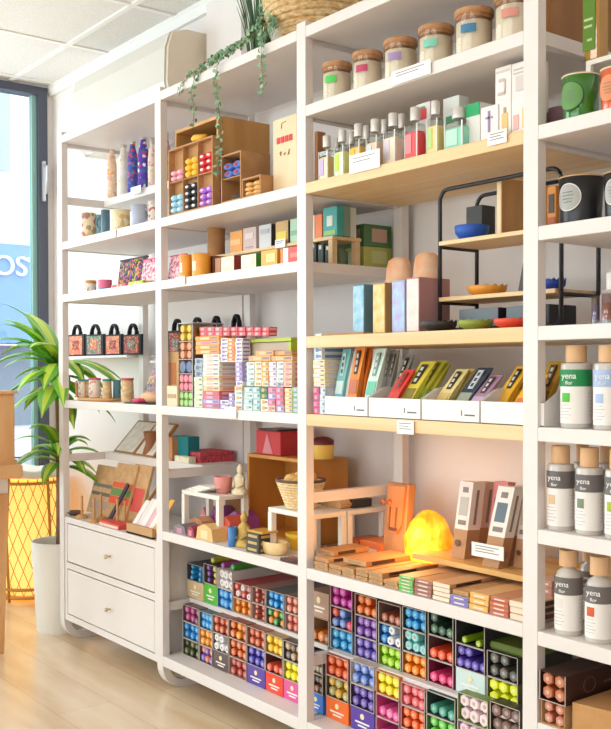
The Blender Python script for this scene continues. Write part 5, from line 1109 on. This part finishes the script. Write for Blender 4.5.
# hair brush / soap cartons leaning on the stool
def twotone(x0, x1, yt, Y, d, top, label, lean=0., win='#b9b2a8', bar='#8a7a72'):
    X0, X1 = XZ(x0, ZS, Y), XZ(x1, ZS, Y); w = X1-X0; h = H((x0+x1)/2, yt, Y+.02)-ZS
    t = thing('tall_carton', label, 'carton', (X0, Y, ZS)); A = Matrix.Identity(4); A[0][2] = lean; Rm = Matrix.Rotation(-.07, 4, 'X') @ A
    part('kraft_base', MB().box(0, w, 0, d, 0, h*.38).xf(Rm), mat('#b98a64', .7), t); part('printed_top', MB().box(0, w, 0, d, h*.38, h).xf(Rm), mat(top, .5), t)
    part('window_print', MB().box(w*.18, w*.8, -.001, .0005, h*.56, h*.8).xf(Rm), mat(win, .4), t); part('small_print', MB().box(w*.2, w*.8, -.001, .0005, h*.44, h*.5).xf(Rm), mat(bar, .5), t); part('title_print', MB().box(w*.3, w*.7, -.001, .0005, h*.86, h*.93).xf(Rm), mat(bar, .5), t)
    part('side_print', MB().box(w-.0005, w+.001, d*.38, d*.58, h*.45, h*.9).xf(Rm), mat(bar, .5), t); part('side_seal', MB().box(w-.0005, w+.001, d*.35, d*.65, h*.12, h*.2).xf(Rm), mat(bar, .5), t)
    part('seal', MB().lathe([(w*.2, 0), (w*.2, .001)], 12).xf(Matrix.Rotation(PI/2, 4, 'X')), mat('#6a4630', .5), t, (w*.5, 0, h*.2))
twotone(451, 464, 480, .175, .045, '#e9ded6', 'white and kraft tall carton, leftmost on the bamboo stool', .1)
twotone(466, 477, 480, .24, .045, '#d9c2b4', 'pinkish carton standing behind the leftmost one', .1)
twotone(485, 498, 480, .23, .03, '#e58a8c', 'pink tall carton at the back of the stool', .1, '#8a6a6a')
twotone(482, 498, 484, .155, .035, '#efe6de', 'white and kraft carton leaning in front of the pink one', .2, '#5f6f7a')
twotone(501, 511, 484, .21, .035, '#dfcdc2', 'beige carton right of the pink one', .15)
twotone(513, 524, 490, .20, .03, '#e0d0c6', 'beige carton beside the fourth post on the stool', .1)
card(472, 504, 0, ZS+.022, .150, 'white price strip in front of the tall cartons on the stool', h=.034, lines=3)

# ------------------------------------------------------------ hexagonal incense packets in open cartons
HXM = {}
def hexmesh(r, c, L):
    k = (round(r, 4), c, round(L, 3))
    if k in HXM: return HXM[k]
    mb = MB(); a = [PI/6+PI/3*i for i in range(6)]
    ring = lambda rr, y: [(rr*math.cos(t), y, rr*math.sin(t)) for t in a]
    v = ring(r*.9, L) + ring(r, L-.003) + ring(r, .003) + ring(r*.82, 0) + ring(r*.35, .0004)
    f = [(5,4,3,2,1,0)]
    for q in range(3):
        for i in range(6): f.append((q*6+i, q*6+(i+1) % 6, q*6+6+(i+1) % 6, q*6+6+i))
    mb.add(v, f, 0)
    mb.add(ring(r*.82, 0) + ring(r*.36, .0002), [(i, (i+1) % 6, 6+(i+1) % 6, 6+i) for i in range(6)], 1)
    mb.add(ring(r*.36, -.0002), [(0,1,2,3,4,5)], 2)
    h = c.lstrip('#'); rgb = [int(h[i:i+2], 16) for i in (0, 2, 4)]; lt = '#%02x%02x%02x' % tuple(int(x+(255-x)*.18) for x in rgb); dk = '#%02x%02x%02x' % tuple(int(x+(255-x)*.5) for x in rgb)
    HXM[k] = mb.mesh('incense_packet', [mat(c, .4), mat(lt, .4), mat(dk if sum(rgb) < 560 else '#c9b0a0', .4)]); return HXM[k]
def carton(X0, X1, Y, Zb, h, shell, cols_, nm, where, n=6, cols=3, Lp=.18, dp=.20, inside='#a89c94'):
    """open carton with up to n hexagonal packets in rows; cols_ = list of packet colours"""
    w = X1-X0; th = .0012
    t = thing('open_carton', '%s open incense carton, %s' % (nm[0], where), 'carton', (X0, Y, Zb))
    mb = MB().box(0, w, 0, dp, 0, th).box(0, w, 0, dp, h-th, h).box(0, th, 0, dp, th, h-th).box(w-th, w, 0, dp, th, h-th).box(th, w-th, dp-th, dp, th, h-th)
    part('shell', mb, mat(shell, .5), t)
    lip = MB().box(-.0001, .0016, -.0012, 0, 0, h).box(w-.0016, w+.0001, -.0012, 0, 0, h).box(0, w, -.0012, 0, h-.0014, h).box(0, w, -.0012, 0, 0, .0014)
    part('cut_edge', lip, mat('#cbbfb4', .7), t)
    rows = max(1, -(-6//cols)); r = min((w-2*th)/cols/1.74, (h-2*th)/rows/2)*.985
    for k in range(n):
        c = cols_[k % len(cols_)]; q, ro = k % cols, k//cols
        x = X0+th+(w-2*th)*(q+.5)/cols
        o = part('incense_packet', hexmesh(r, c, Lp), None, None, (x, Y+.0015+random.uniform(0, .006), Zb+th+r*.94+ro*(h-2*th)/rows))
        lv_ = where.split(' of ')[0]; cl_ = where.split(' of ')[1]
        ps_ = {2: ('left', 'right'), 3: ('left', 'centre', 'right'), 4: ('far left', 'left', 'right', 'far right')}[cols][q]
        rw_ = ('lower', 'upper')[ro] if rows == 2 else ('lower', 'middle', 'upper')[ro]
        tag(o, '%s %s %s hexagonal packet, %s carton, %s' % (rw_, ps_, nm[1], lv_, cl_), 'incense packet', 'hexagonal packets, %s carton, %s' % (lv_, cl_))
def faced(X0, X1, Y, Zb, h, c, nm, where, motif='#f3e2b8', dp=.20):
    w = X1-X0; t = thing('printed_carton', '%s printed incense carton, %s' % (nm, where), 'carton', (X0, Y, Zb))
    part('shell', MB().bev(0, w, 0, dp, 0, h, .001), mat(c, .45), t)
    part('emblem', MB().lathe([(h*.13, 0), (h*.13, .0012)], 14).xf(Matrix.Rotation(PI/2, 4, 'X')), mat(motif, .5), t, (w*.5, 0, h*.68))
    for k, uu in enumerate(((.2, .8), (.32, .7))): part('lettering_line', MB().box(w*uu[0], w*uu[1], -.001, 0, h*(.36-.15*k), h*(.43-.15*k)), mat('#f6efe4', .5), t)
def column(px0, px1, Y, Zb, yt, layers, where, dp=.20):
    X0, X1 = XZ(px0, Zb, Y)+.0006, XZ(px1, Zb, Y)-.0006; tot = H((px0+px1)/2, yt, Y)-Zb; h = tot/len(layers)
    for k, L_ in enumerate(layers):
        lev = ('bottom', 'middle', 'top')[k if len(layers) == 3 else (0 if k == 0 else 2)]; pos = '%s of %s' % (lev, where)
        zb = Zb+h*k+.0003*k+.0005
        if L_[0] == 'F': faced(X0, X1, Y, zb, h-.0006, L_[1], L_[2], pos, dp=dp)
        else: carton(X0, X1, Y, zb, h-.0006, L_[1], L_[2], L_[3], pos, L_[4] if len(L_) > 4 else 6, L_[5] if len(L_) > 5 else 3, dp=dp, Lp=dp-.02)
O = lambda shell, cols_, nms, n=6, c=3: ('O', shell, cols_, nms, n, c)
ZM, ZB_ = .3065, .1205
BR = '#8f5a48'; WS = '#cbbfb6'
# second bay, middle board
column(187, 203.5, .11, ZM, 565, [('F', '#d9bd92', 'plain kraft'), O('#4a4a58', ['#2f9ad6'], ('slate', 'sky blue'), 6, 2)], 'first column, left upper tier')
column(204, 217, .11, ZM, 565, [('F', '#56b83a', 'bright green'), O('#5a4a4a', ['#6a3f8a', '#e8902c', '#6a3f8a', '#c9cc3c', '#7a4a9a', '#d0d048'], ('brown mixed', 'violet and lime'), 6, 2)], 'second column, left upper tier')
column(217.5, 232.5, .11, ZM, 570, [O('#4a7ab0', ['#3f9ae0'], ('blue', 'blue'), 6, 3), O('#d8d0cc', ['#efe9e9'], ('white lower', 'white'), 6, 3)], 'third column, left upper tier')
column(233, 251, .11, ZM, 584, [O('#d8a070', ['#f08a22'], ('tan', 'orange'), 6, 3), O('#b8484a', ['#f0e4e0', '#d85a50'], ('red', 'white and red'), 6, 3)], 'fourth column, left upper tier')
column(252, 265.5, .11, ZM, 588, [O('#b9887a', ['#c9644e'], ('dusty red lower', 'brick red'), 6, 2), O('#b08078', ['#c9644e', '#a8483a'], ('dusty red upper', 'dark brick'), 6, 2)], 'fifth column, left upper tier')
column(266, 284, .11, ZM, 592, [O('#5a5a58', ['#ef8a2a', '#3f9a4a', '#e8862a', '#2f8a4a'], ('grey', 'green and orange'), 6, 3), O('#6a6a6e', ['#2a92dc'], ('dark grey', 'azure'), 6, 3)], 'sixth column, left upper tier')
column(285, 303, .11, ZM, 597, [O('#9a8078', ['#d8705a'], ('mauve lower', 'salmon'), 6, 3), O('#9a8078', ['#de8068'], ('mauve upper', 'pale salmon'), 6, 3)], 'seventh column, left upper tier')
for k, (a, b_, zt, c, l) in enumerate(((206, 216, .415, '#c8cc3a', 'lime incense packet lying on the second column'), (217, 226, .42, '#b04a9c', 'magenta incense packet lying on the third column'), (226, 236, .42, '#4aa040', 'green incense packet lying on the third column'))):
    solo('incense_packet', hexmesh(.011, c, .16), None, l, 'incense packet', (XZ((a+b_)/2, .43, .12), .125, H((a+b_)/2, 565 if k == 0 else (570 if k == 1 else 572), .11)+.0115))
for k, (xa, xb, c) in enumerate(((1.10, 1.28, '#8a6a8a'), (1.29, 1.41, '#c07a58'), (1.42, 1.55, '#7a9a78'))):
    solo('flat_incense_carton', MB().bev(0, xb-xa, 0, .19, 0, .018, .001), mat(c, .5), ('dull violet', 'terracotta', 'sage green')[k] + ' flat carton lying on top of the middle board columns', 'carton', (xa, .16, .4625 if k == 0 else .4700)) if False else None
# second bay, bottom board
cb_ = '#b8aaa4'
column(183, 199, .068, ZB_, 607, [O('#4a4638', ['#5f6238', '#3f4228'], ('dark olive', 'olive'), 6, 3), O('#4a6a8a', ['#2f8fd8'], ('steel blue', 'sky blue'), 6, 3), O('#6a4a58', ['#c0508a', '#a83f78', '#7a3a58'], ('plum', 'raspberry'), 6, 3)], 'first column, left lower tier')
column(199.5, 212.5, .068, ZB_, 613, [O('#5a4a5a', ['#7a5ac0', '#e0744a'], ('grey violet', 'violet and orange'), 6, 3), O('#c98a48', ['#f0a032', '#e8902a'], ('amber', 'amber'), 6, 3), O('#4a5a6a', ['#3a9ae0'], ('dark blue', 'light blue'), 6, 3)], 'second column, left lower tier')
column(213, 228.5, .068, ZB_, 617, [('F', '#5f4a48', 'dark brown'), O('#6a5a58', ['#f2eef0'], ('brown', 'white'), 5, 3), O('#8f5a48', ['#c8583a'], ('rust', 'rust red'), 6, 3)], 'third column, left lower tier')
column(229, 246.5, .068, ZB_, 622, [O('#a87868', ['#b9483a'], ('rose brown', 'deep red'), 6, 3), O(BR, ['#d8622e'], ('chestnut', 'orange red'), 6, 3), O('#8a4a38', ['#d8682c', '#e8962a', '#c8502c'], ('red brown', 'flame orange'), 6, 3)], 'fourth column, left lower tier')
column(247, 265, .068, ZB_, 629, [('F', '#5a3f9a', 'deep purple'), O('#4a4060', ['#5548b8'], ('indigo', 'indigo'), 6, 3), O('#96604e', ['#cf5c3c'], ('copper', 'copper red'), 6, 3)], 'fifth column, left lower tier')
column(265.5, 283, .068, ZB_, 636, [('F', '#e8452c', 'orange red'), O('#6a3a34', ['#e0563c'], ('maroon', 'tomato red'), 3, 3), O('#a8885a', ['#f4c022'], ('gold brown', 'golden yellow'), 6, 3)], 'sixth column, left lower tier')
column(283.5, 301, .068, ZB_, 643, [('F', '#de5a98', 'pink'), O('#b0a050', ['#f2e41c'], ('lemon', 'lemon yellow'), 6, 3), O('#4a4442', ['#5a504a', '#b08860'], ('black brown', 'smoky'), 6, 3)], 'seventh column, left lower tier')
# third bay, middle board
X_m = .10
column(309, 329, X_m, ZM, 592, [O('#b08a60', ['#b06a2a', '#e8782a', '#8a4a2a'], ('light brown', 'brown orange'), 3, 3), ('F', '#b8927a', 'plain tan')], 'first column, right upper tier')
column(330.5, 352.5, X_m, ZM, 587, [O('#4a90c0', ['#3aa0dc'], ('blue', 'cyan blue'), 6, 3), O('#5a2a4a', ['#6a8ad0', '#6a8ad0', '#dc3a5a', '#e0482a'], ('dark plum', 'blue and red'), 5, 3), O('#a8327a', ['#d83fb0', '#c83aa0'], ('magenta', 'magenta'), 5, 3)], 'second column, right upper tier')
column(355, 377, X_m, ZM, 596, [O('#6a5a88', ['#7a64c4'], ('violet grey', 'iris violet'), 6, 3), O('#5a4878', ['#8a5ab8'], ('dusky violet', 'violet'), 6, 3), O('#7a3a38', ['#ef7430'], ('wine red', 'orange'), 5, 3)], 'third column, right upper tier')
column(378.5, 401, X_m, ZM, 604, [O('#7aa030', ['#a8dc2c'], ('leaf', 'lime green'), 6, 3), O('#2a5a90', ['#3a8ad0', '#e8eef4', '#eef0f4'], ('navy', 'white and blue'), 5, 3), O('#8a6a60', ['#b8624a'], ('taupe', 'terracotta'), 3, 3)], 'fourth column, right upper tier')
column(402.5, 426, X_m, ZM, 609, [O('#b06a2a', ['#f58a1c'], ('orange brown', 'bright orange'), 6, 3), O('#5a5a58', ['#8ad8d8'], ('charcoal', 'pale aqua'), 5, 3), O('#3a4a3a', ['#2f9ae0'], ('dark green', 'bright blue'), 6, 3)], 'fifth column, right upper tier')
column(428, 453.5, X_m, ZM, 613.5, [O('#8a2a4a', ['#ea3f78'], ('crimson', 'hot pink'), 3, 3), O('#6a4a48', ['#f2502a'], ('grey brown', 'red orange'), 3, 3), O('#34403a', ['#3f6a4a', '#2f4a3a'], ('black green', 'dark green'), 4, 3)], 'sixth column, right upper tier')
column(455.5, 485, X_m, ZM, 622, [('F', '#cfe0de', 'pale aqua'), O('#5a4a68', ['#5a46b0'], ('dark violet', 'purple'), 6, 4), O('#3a3c40', ['#a8cc2a'], ('charcoal grey', 'big lime'), 2, 2)], 'seventh column, right upper tier')
column(487, 518, X_m, ZM, 654, [O('#6a6a3a', ['#eaee20'], ('olive', 'neon yellow'), 6, 3), O('#3a3836', ['#4a4640', '#5a524a'], ('black', 'dark grey'), 5, 3)], 'eighth column, right upper tier')
solo('olive_pouch', MB().bev(0, .12, 0, .15, 0, .02, .006), mat('#5f7028', .5), 'olive green pouch lying on the eighth column beside the fourth post', 'pouch', (2.165, .11, H(500, 654, .1)+.0008))
# third bay, bottom board
column(309, 323, .068, ZB_, 655, [('F', '#3f7fd8', 'blue'), O('#4a3a34', ['#4a4038', '#8a5a40'], ('dark', 'dark brown'), 6, 3), O('#6a5a50', ['#c8c0b4', '#9a8a6a'], ('grey', 'grey white'), 6, 3)], 'first column, right lower tier')
column(326, 348.5, .068, ZB_, 657, [('F', '#f0702a', 'vivid orange'), O('#5a5040', ['#b8a860', '#e0a832'], ('olive brown', 'straw yellow'), 6, 3), O('#a83a3a', ['#e8602e'], ('brick red', 'orange red'), 6, 3)], 'second column, right lower tier')
column(350.5, 374.5, .068, ZB_, 664, [('F', '#5a3a9c', 'violet'), O('#3f3450', ['#5f44a0'], ('dark purple', 'purple'), 6, 3), O('#c8b8a8', ['#6a86d0'], ('beige', 'periwinkle'), 6, 3)], 'third column, right lower tier')
column(376, 399.5, .068, ZB_, 674, [O('#d85a90', ['#e04a9a'], ('pink lower', 'pink'), 3, 3), O('#d84a8c', ['#e8559c', '#f070a8'], ('pink middle', 'rose'), 3, 3), O('#d87a2c', ['#f5e020'], ('orange', 'yellow'), 6, 3)], 'fourth column, right lower tier')
column(401, 425, .068, ZB_, 686, [O('#a03a2a', ['#e8502c'], ('rust red', 'scarlet'), 6, 3), O('#a8382c', ['#f0602a'], ('tomato', 'fire orange'), 6, 3), O('#c87a84', ['#e8646a'], ('rose pink', 'coral'), 6, 3)], 'fifth column, right lower tier')
column(426.5, 455.5, .068, ZB_, 695, [O('#3a5a3a', ['#5ac040'], ('dark green', 'green'), 6, 3), O('#4a7a4a', ['#6ac848'], ('moss', 'leaf green'), 6, 3), O('#3a4a44', ['#4aa088'], ('grey green', 'teal'), 3, 3)], 'sixth column, right lower tier')
column(457.5, 488, .068, ZB_, 697, [O('#b090a0', ['#e8b8d0'], ('mauve', 'rose white'), 6, 3), O('#a08890', ['#f0c8d8'], ('pale mauve', 'light pink'), 6, 3), O('#7a8a40', ['#f3d8dc'], ('moss green', 'blush'), 6, 3)], 'seventh column, right lower tier')
column(490, 520, .068, ZB_, 706, [O('#4a3a38', ['#8a5a4a'], ('umber lower', 'umber'), 6, 3), O('#5a4a44', ['#a8684a'], ('umber middle', 'nut brown'), 6, 3), O('#3f3836', ['#6a4a40'], ('umber upper', 'brown'), 6, 3)], 'eighth column, right lower tier')

# ------------------------------------------------------------ right bay
Z = 1.6135
def labelled(X, Yc, Zb, r, h, mb_list): pass
def disc_label(t, r, h, zc, rad, m_, rim=None, ang=-PI/2+.02):
    """round sticker wrapped on the side of an upright glass"""
    def patch(ra, off, mm):
        n = 16; vs = []
        for i in range(n+1):
            u = -ra*math.cos(PI*i/n); hh = ra*math.sin(PI*i/n)
            vs += [((r+off)*math.cos(ang+u/r), (r+off)*math.sin(ang+u/r), zc-hh), ((r+off)*math.cos(ang+u/r), (r+off)*math.sin(ang+u/r), zc+hh)]
        part('round_label', MB().add(vs, [(2*i, 2*i+2, 2*i+3, 2*i+1) for i in range(n)], 0, True), mm, t)
    if rim: patch(rad*1.07, .0008, rim)
    patch(rad, .0014, m_)
    mb = MB()
    for k in range(4):
        zz = zc+rad*(.35-.25*k); hw = rad*(.5-.06*abs(k-1))
        vs = []
        for q in range(5): u = -hw+2*hw*q/4; vs += [((r+.0024)*math.cos(ang+u/r), (r+.0024)*math.sin(ang+u/r), zz), ((r+.002)*math.cos(ang+u/r), (r+.002)*math.sin(ang+u/r), zz+rad*.07)]
        mb.add(vs, [(2*q, 2*q+2, 2*q+3, 2*q+1) for q in range(4)])
    part('label_print', mb, mat('#7f8a78', .5), t)
def tumbler(x0, x1, yt, Zb, yf, m_, label, lab, rim='#ecd8bc', rad=.5, zc=.52, name='candle_glass', rimc=None):
    X, Yc, r = rnd(x0, x1, Zb, yf); h = HS((x0+x1)/2, yt, Yc, r)-Zb
    t = thing(name, label, 'candle', (X, Yc, Zb))
    part('glass', MB().lathe([(r*.88, 0), (r*.9, .003), (r, h), (r*.95, h), (r*.9, h*.9), (.001, h*.88)], 36), m_, t)
    part('rim', MB().lathe([(r*.96, h-.001), (r*1.005, h-.001), (r*1.005, h+.002), (r*.96, h+.002)], 36), mat(rim, .5), t)
    disc_label(t, r*.985, h, h*zc, h*rad*(.62 if rad < .55 else .5), mat(lab, .5), rimc)
    return X, Yc, r, h
tumbler(562, 599.5, 73, Z, .012, mat('#2f7a22', .12, 0, 0, .6), 'large glossy green candle glass with a round label', '#5f944a', rimc=mat('#1f3a1a', .4))
tumbler(600.5, 637, 66, Z, .012, mat('#e2683a', .12, 0, 0, .6), 'orange candle glass at the right edge of the photo', '#ea8a5c')
mv = thing('mauve_pouch', 'mauve cloth pouch behind the green candle glass', 'pouch', (XZ(556, 1.65, .12), .12, Z)); part('body', MB().lathe([(.03, 0), (.05, .01), (.045, .05), (.02, .065), (.001, .066)], 14).xf(Matrix.Scale(.6, 4, (0, 1, 0))), mat('#8f6a78', .8), mv)
sx = XZ(577, Z+.1, .05)
rz = thing('white_riser', 'small white riser carrying the oil bottle in the right bay', 'riser', (sx, .02+.06, Z)); zt_ = H(577, 64, .08)-Z
part('top', MB().box(0, .35, 0, .12, zt_-.010, zt_), WR, rz)
for x in (0, .338):
    for y in (0, .11): part('leg', MB().box(x, x+.012, y, y+.010, 0, zt_-.0103), WR, rz)
X, Yc, r = rnd(585, 608, Z+zt_, .085); hb_ = .24
ob = thing('oil_bottle', 'tall square bottle of golden oil with a green label on the white riser', 'bottle', (X, Yc, Z+zt_+.0005)); r *= .8
part('glass', MB().bev(-r, r, -r, r, 0, hb_*.75, .005), glass('#f2ead0', .04), ob); part('oil', MB().bev(-r*.92, r*.92, -r*.92, r*.92, .004, hb_*.72, .004), mat('#c9980c', .2), ob)
part('green_label', MB().box(-r*1.0, r*.55, -r-.0015, -r-.0002, hb_*.10, hb_*.72), mat('#5f8a24', .5), ob); part('label_print', MB().box(-r*.8, r*.3, -r-.0025, -r-.0012, hb_*.36, hb_*.38).box(-r*.8, r*.2, -r-.0025, -r-.0012, hb_*.3, hb_*.32).box(-r*.4, r*.2, -r-.0025, -r-.0012, hb_*.18, hb_*.2), mat('#c9d8a0', .5), ob)
part('neck', MB().lathe([(r*.4, hb_*.75), (r*.4, hb_*.9), (r*.5, hb_*.9), (r*.5, hb_)], 14), mat('#2a2a28', .4), ob)
# crate on the white shelf beyond the fourth post
crate(2.22, 2.352, .10, .36, .17, 1.8235, noisy('brown_crate', '#8a5a2c', '#a56f3a', (12, 12, 2), .5), 'brown open wooden crate on the upper white shelf behind the fourth post', .012)
# 1.40 black candle jars
Z = 1.4005
def blackjar(x0, x1, yt, label):
    X, Yc, r, h = tumbler(x0, x1, yt, Z, .012, mat('#26272a', .35), label, '#a9a6a3', '#c9a070', .56, .55, 'black_candle_jar', mat('#e8e6e2', .4))
blackjar(559, 603, 175, 'large matt black candle jar with a silver round label'); blackjar(604, 650, 170, 'second black candle jar cut by the right edge of the photo')
card(562, 575, 0, Z+.0, .15, 'white card standing behind the black candle jar', h=.12, lines=2)
# 1.189 small scented glasses
Z = 1.1895
for (a, b_, yt, c, l) in ((591.5, 600, 296, '#6a5aa0', 'slim purple scented glass vial at the right edge'), (601.5, 614, 293, '#c9603a', 'amber orange scented glass vial at the right edge')):
    X, Yc, r = rnd(a, b_, Z, .015); h = HS((a+b_)/2, yt, Yc, r)-Z
    t = thing('glass_vial', l, 'vial', (X, Yc, Z)); part('glass', MB().lathe([(r, 0), (r, h), (r*.9, h), (r*.9, .008)], 20), glass('#e9e4e8', .04), t); part('filling', MB().lathe([(r*.86, .008), (r*.86, h*.7), (.001, h*.7)], 18), mat(c, .3), t)
t = thing('pump_bottle', 'bottle with white cap behind the amber vial', 'bottle', (XZ(612, Z, .12), .12, Z)); part('body', MB().lathe([(.025, 0), (.026, .06), (.02, .075)], 18), mat('#b9a8a0', .4), t); part('cap', MB().lathe([(.012, .075), (.012, .11), (.01, .112)], 14), mat('#f3f0ee', .4), t)
# home fragrance bottles
CAPW = noisy('beech_cap', '#d8a878', '#e6bc90', (30, 30, 6), .5)
def refill(x0, x1, yt, ycap, Zb, yf, band, pic, label, row=0, rounded=False):
    X, Yc, r = rnd(x0, x1, Zb, yf); hb = H((x0+x1)/2, yt, Yc-r*.3)-Zb; hc_ = H((x0+x1)/2, ycap, Yc)-Zb; s_ = r*.93
    t = thing('fragrance_bottle', label, 'bottle', (X, Yc, Zb), 0, None)
    if rounded: prof = [(s_, 0), (s_*1.02, .004), (s_*1.02, hb*.82), (s_*.8, hb*.93), (s_*.42, hb*.98), (s_*.42, hb*1.02)]
    else: prof = [(s_*.97, 0), (s_*1.02, .004), (s_*1.02, hb*.97), (s_*.95, hb), (s_*.42, hb*1.0), (s_*.42, hb*1.02)]
    part('glass', MB().lathe(prof, 28), mat('#c9c0b8', .12, 0, 0, .8), t)
    part('wooden_cap', MB().lathe([(s_*.70, hb*1.01), (s_*.70, hc_-.002), (s_*.66, hc_)], 24), CAPW, t)
    R_ = s_*1.035; a1, a2 = -PI/2-.85, -PI/2+2.2
    def wrap(za, zb, u0, u1, c, off, nmz):
        n = 12; v = []
        for q in range(n+1): a = a1+(a2-a1)*(u0+(u1-u0)*q/n); v += [((R_+off)*math.cos(a), (R_+off)*math.sin(a), hb*za), ((R_+off)*math.cos(a), (R_+off)*math.sin(a), hb*zb)]
        return part(nmz, MB().add(v, [(2*q, 2*q+2, 2*q+3, 2*q+1) for q in range(n)], 0, True), mat(c, .5), t)
    top = .86 if rounded else .9
    wrap(.07, top, 0, 1, '#efe9e4', 0, 'paper_label'); wrap(top-.26, top, 0, 1, band, .0006, 'colour_band'); wrap(.40, .54, .16, .36, pic, .0008, 'label_picture')
    for k in range(5): wrap(.15+.05*k, .158+.05*k, .12, .34+.05*(k % 2), '#b9aeb0', .0008, 'small_print')
    for k in range(7): wrap(.2+.055*k, .206+.055*k, .74, .9, '#c9bcb8', .0008, 'side_print')
    for txt, sz, zz in (('yena', .024, top-.10), ('flor', .015, top-.205)):
        a = -PI/2+.2
        letters(txt, sz*r/.045, mat('#f6f3f0', .5), t, ((R_+.0016)*math.cos(a), (R_+.0016)*math.sin(a), hb*zz), (PI/2, 0, a+PI/2))
Z = .9755
refill(560, 592, 363, 345.5, Z, .012, '#178a4c', '#4fb832', 'fragrance bottle with a green label band')
refill(593, 625, 363, 345, Z, .012, '#a9bbe0', '#a9bbdc', 'fragrance bottle with a pale blue band at the right edge')
X_, Y_, r_ = rnd(590, 612, Z, .12)
Z = .7575
refill(546.5, 574.5, 464, 445.5, Z, .012, '#6a6262', '#dcb88a', 'grey banded fragrance bottle with a beige square, beside the fourth post')
refill(575, 603.5, 467.5, 447.5, Z, .012, '#6a6262', '#7a8a70', 'grey banded fragrance bottle with a forest picture')
refill(604.5, 634, 470, 449, Z, .012, '#6a6a62', '#a8b83a', 'grey banded fragrance bottle cut by the right edge, upper row')
refill(573, 592, 462, 444, Z, .125, '#7a7068', '#b8a890', 'fragrance bottle behind, between the two grey banded ones')
refill(597, 616, 463, 443, Z, .125, '#7a7068', '#b8a890', 'fragrance bottle behind the forest picture bottle')
Z = .5405
refill(554, 583, 567, 549.5, Z, .012, '#6e6764', '#e8dcd8', 'round shouldered bottle with a pink outlined square, lower row', rounded=True)
refill(584.5, 615, 576, 556, Z, .012, '#6e6764', '#cf5a2c', 'round shouldered bottle with an orange picture, lower row', rounded=True)
refill(579, 598, 562, 545, Z, .125, '#7a706a', '#c8b8a8', 'round shouldered bottle standing behind the lower row', rounded=True)
solo('kraft_bag', MB().prism([(0, 0), (.08, 0), (.075, .17), (.005, .17)], 'y', 0, .03), KRAFT, 'kraft paper bag behind the lower row of bottles by the post', 'bag', (2.405, .22, Z))
# lowest shelf of the right bay
Z = .3455
cartz = Z
t = thing('long_incense_carton', 'long dark brown incense carton with gold ring on the low shelf', 'carton', (2.407, .0, .398)); hh_ = .062
L = .36
mb = MB().box(0, .0012, 0, L, 0, hh_).box(.0658, .067, 0, L, 0, hh_).box(.0012, .0658, 0, L, 0, .0012).box(.0012, .0658, 0, L, hh_-.0012, hh_).box(.0012, .0658, L-.005, L, .0012, hh_-.0012)
part('shell', mb, mat('#3d2420', .45), t)
part('gold_ring', MB().tube([(.0675, .08+.02*math.cos(2*PI*k/16), .031+.016*math.sin(2*PI*k/16)) for k in range(16)], .0008, 4, closed=True), mat('#8a5a38', .5), t)
part('gold_line', MB().box(.067, .068, .13, .26, .026, .030), mat('#8a5a38', .5), t)
part('cut_edge', MB().box(0, .0015, -.001, 0, 0, hh_).box(.0655, .067, -.001, 0, 0, hh_).box(.0015, .0655, -.001, 0, 0, .0015), mat('#cbb8a8', .6), t)
for k in range(4):
    o = part('incense_packet', hexmesh(.0148, '#b8603a', .2), None, None, (2.407+.018+.031*(k % 2), .003, .3985+.0165+.029*(k//2)))
    tag(o, ('lower', 'upper')[k//2] + ' ' + ('left', 'right')[k % 2] + ' copper brown hexagonal packet in the long dark carton', 'incense packet', 'copper packets in the long dark carton')
X0k, X1k = 2.407, 2.467
t = thing('open_carton', 'kraft open carton under the long dark incense carton', 'carton', (X0k, .005, Z)); mb = MB().box(0, .06, 0, .2, 0, .0012).box(0, .06, 0, .2, .0508, .052).box(0, .0012, 0, .2, .0012, .0508).box(.0588, .06, 0, .2, .0012, .0508).box(.0012, .0588, .198, .2, .0012, .0508); part('shell', mb, KRAFT, t)
for k in range(4):
    o = part('incense_packet', hexmesh(.0122, '#c8745a', .18), None, None, (X0k+.0155+.029*(k % 2), .009, Z+.0135+.0245*(k//2)))
    tag(o, ('lower', 'upper')[k//2] + ' ' + ('left', 'right')[k % 2] + ' rose brown hexagonal packet in the kraft carton', 'incense packet', 'rose brown packets in the kraft carton')
pb = thing('paper_bag', 'folded kraft paper bag on the low shelf in the right corner', 'bag', (2.482, .012, Z))
part('bag', MB().prism([(0, 0), (.34, 0), (.33, .075), (.13, .07), (.0, .062)], 'y', 0, .26), noisy('bag_paper', '#b98652', '#c99660', (15, 15, 15), .8), pb)
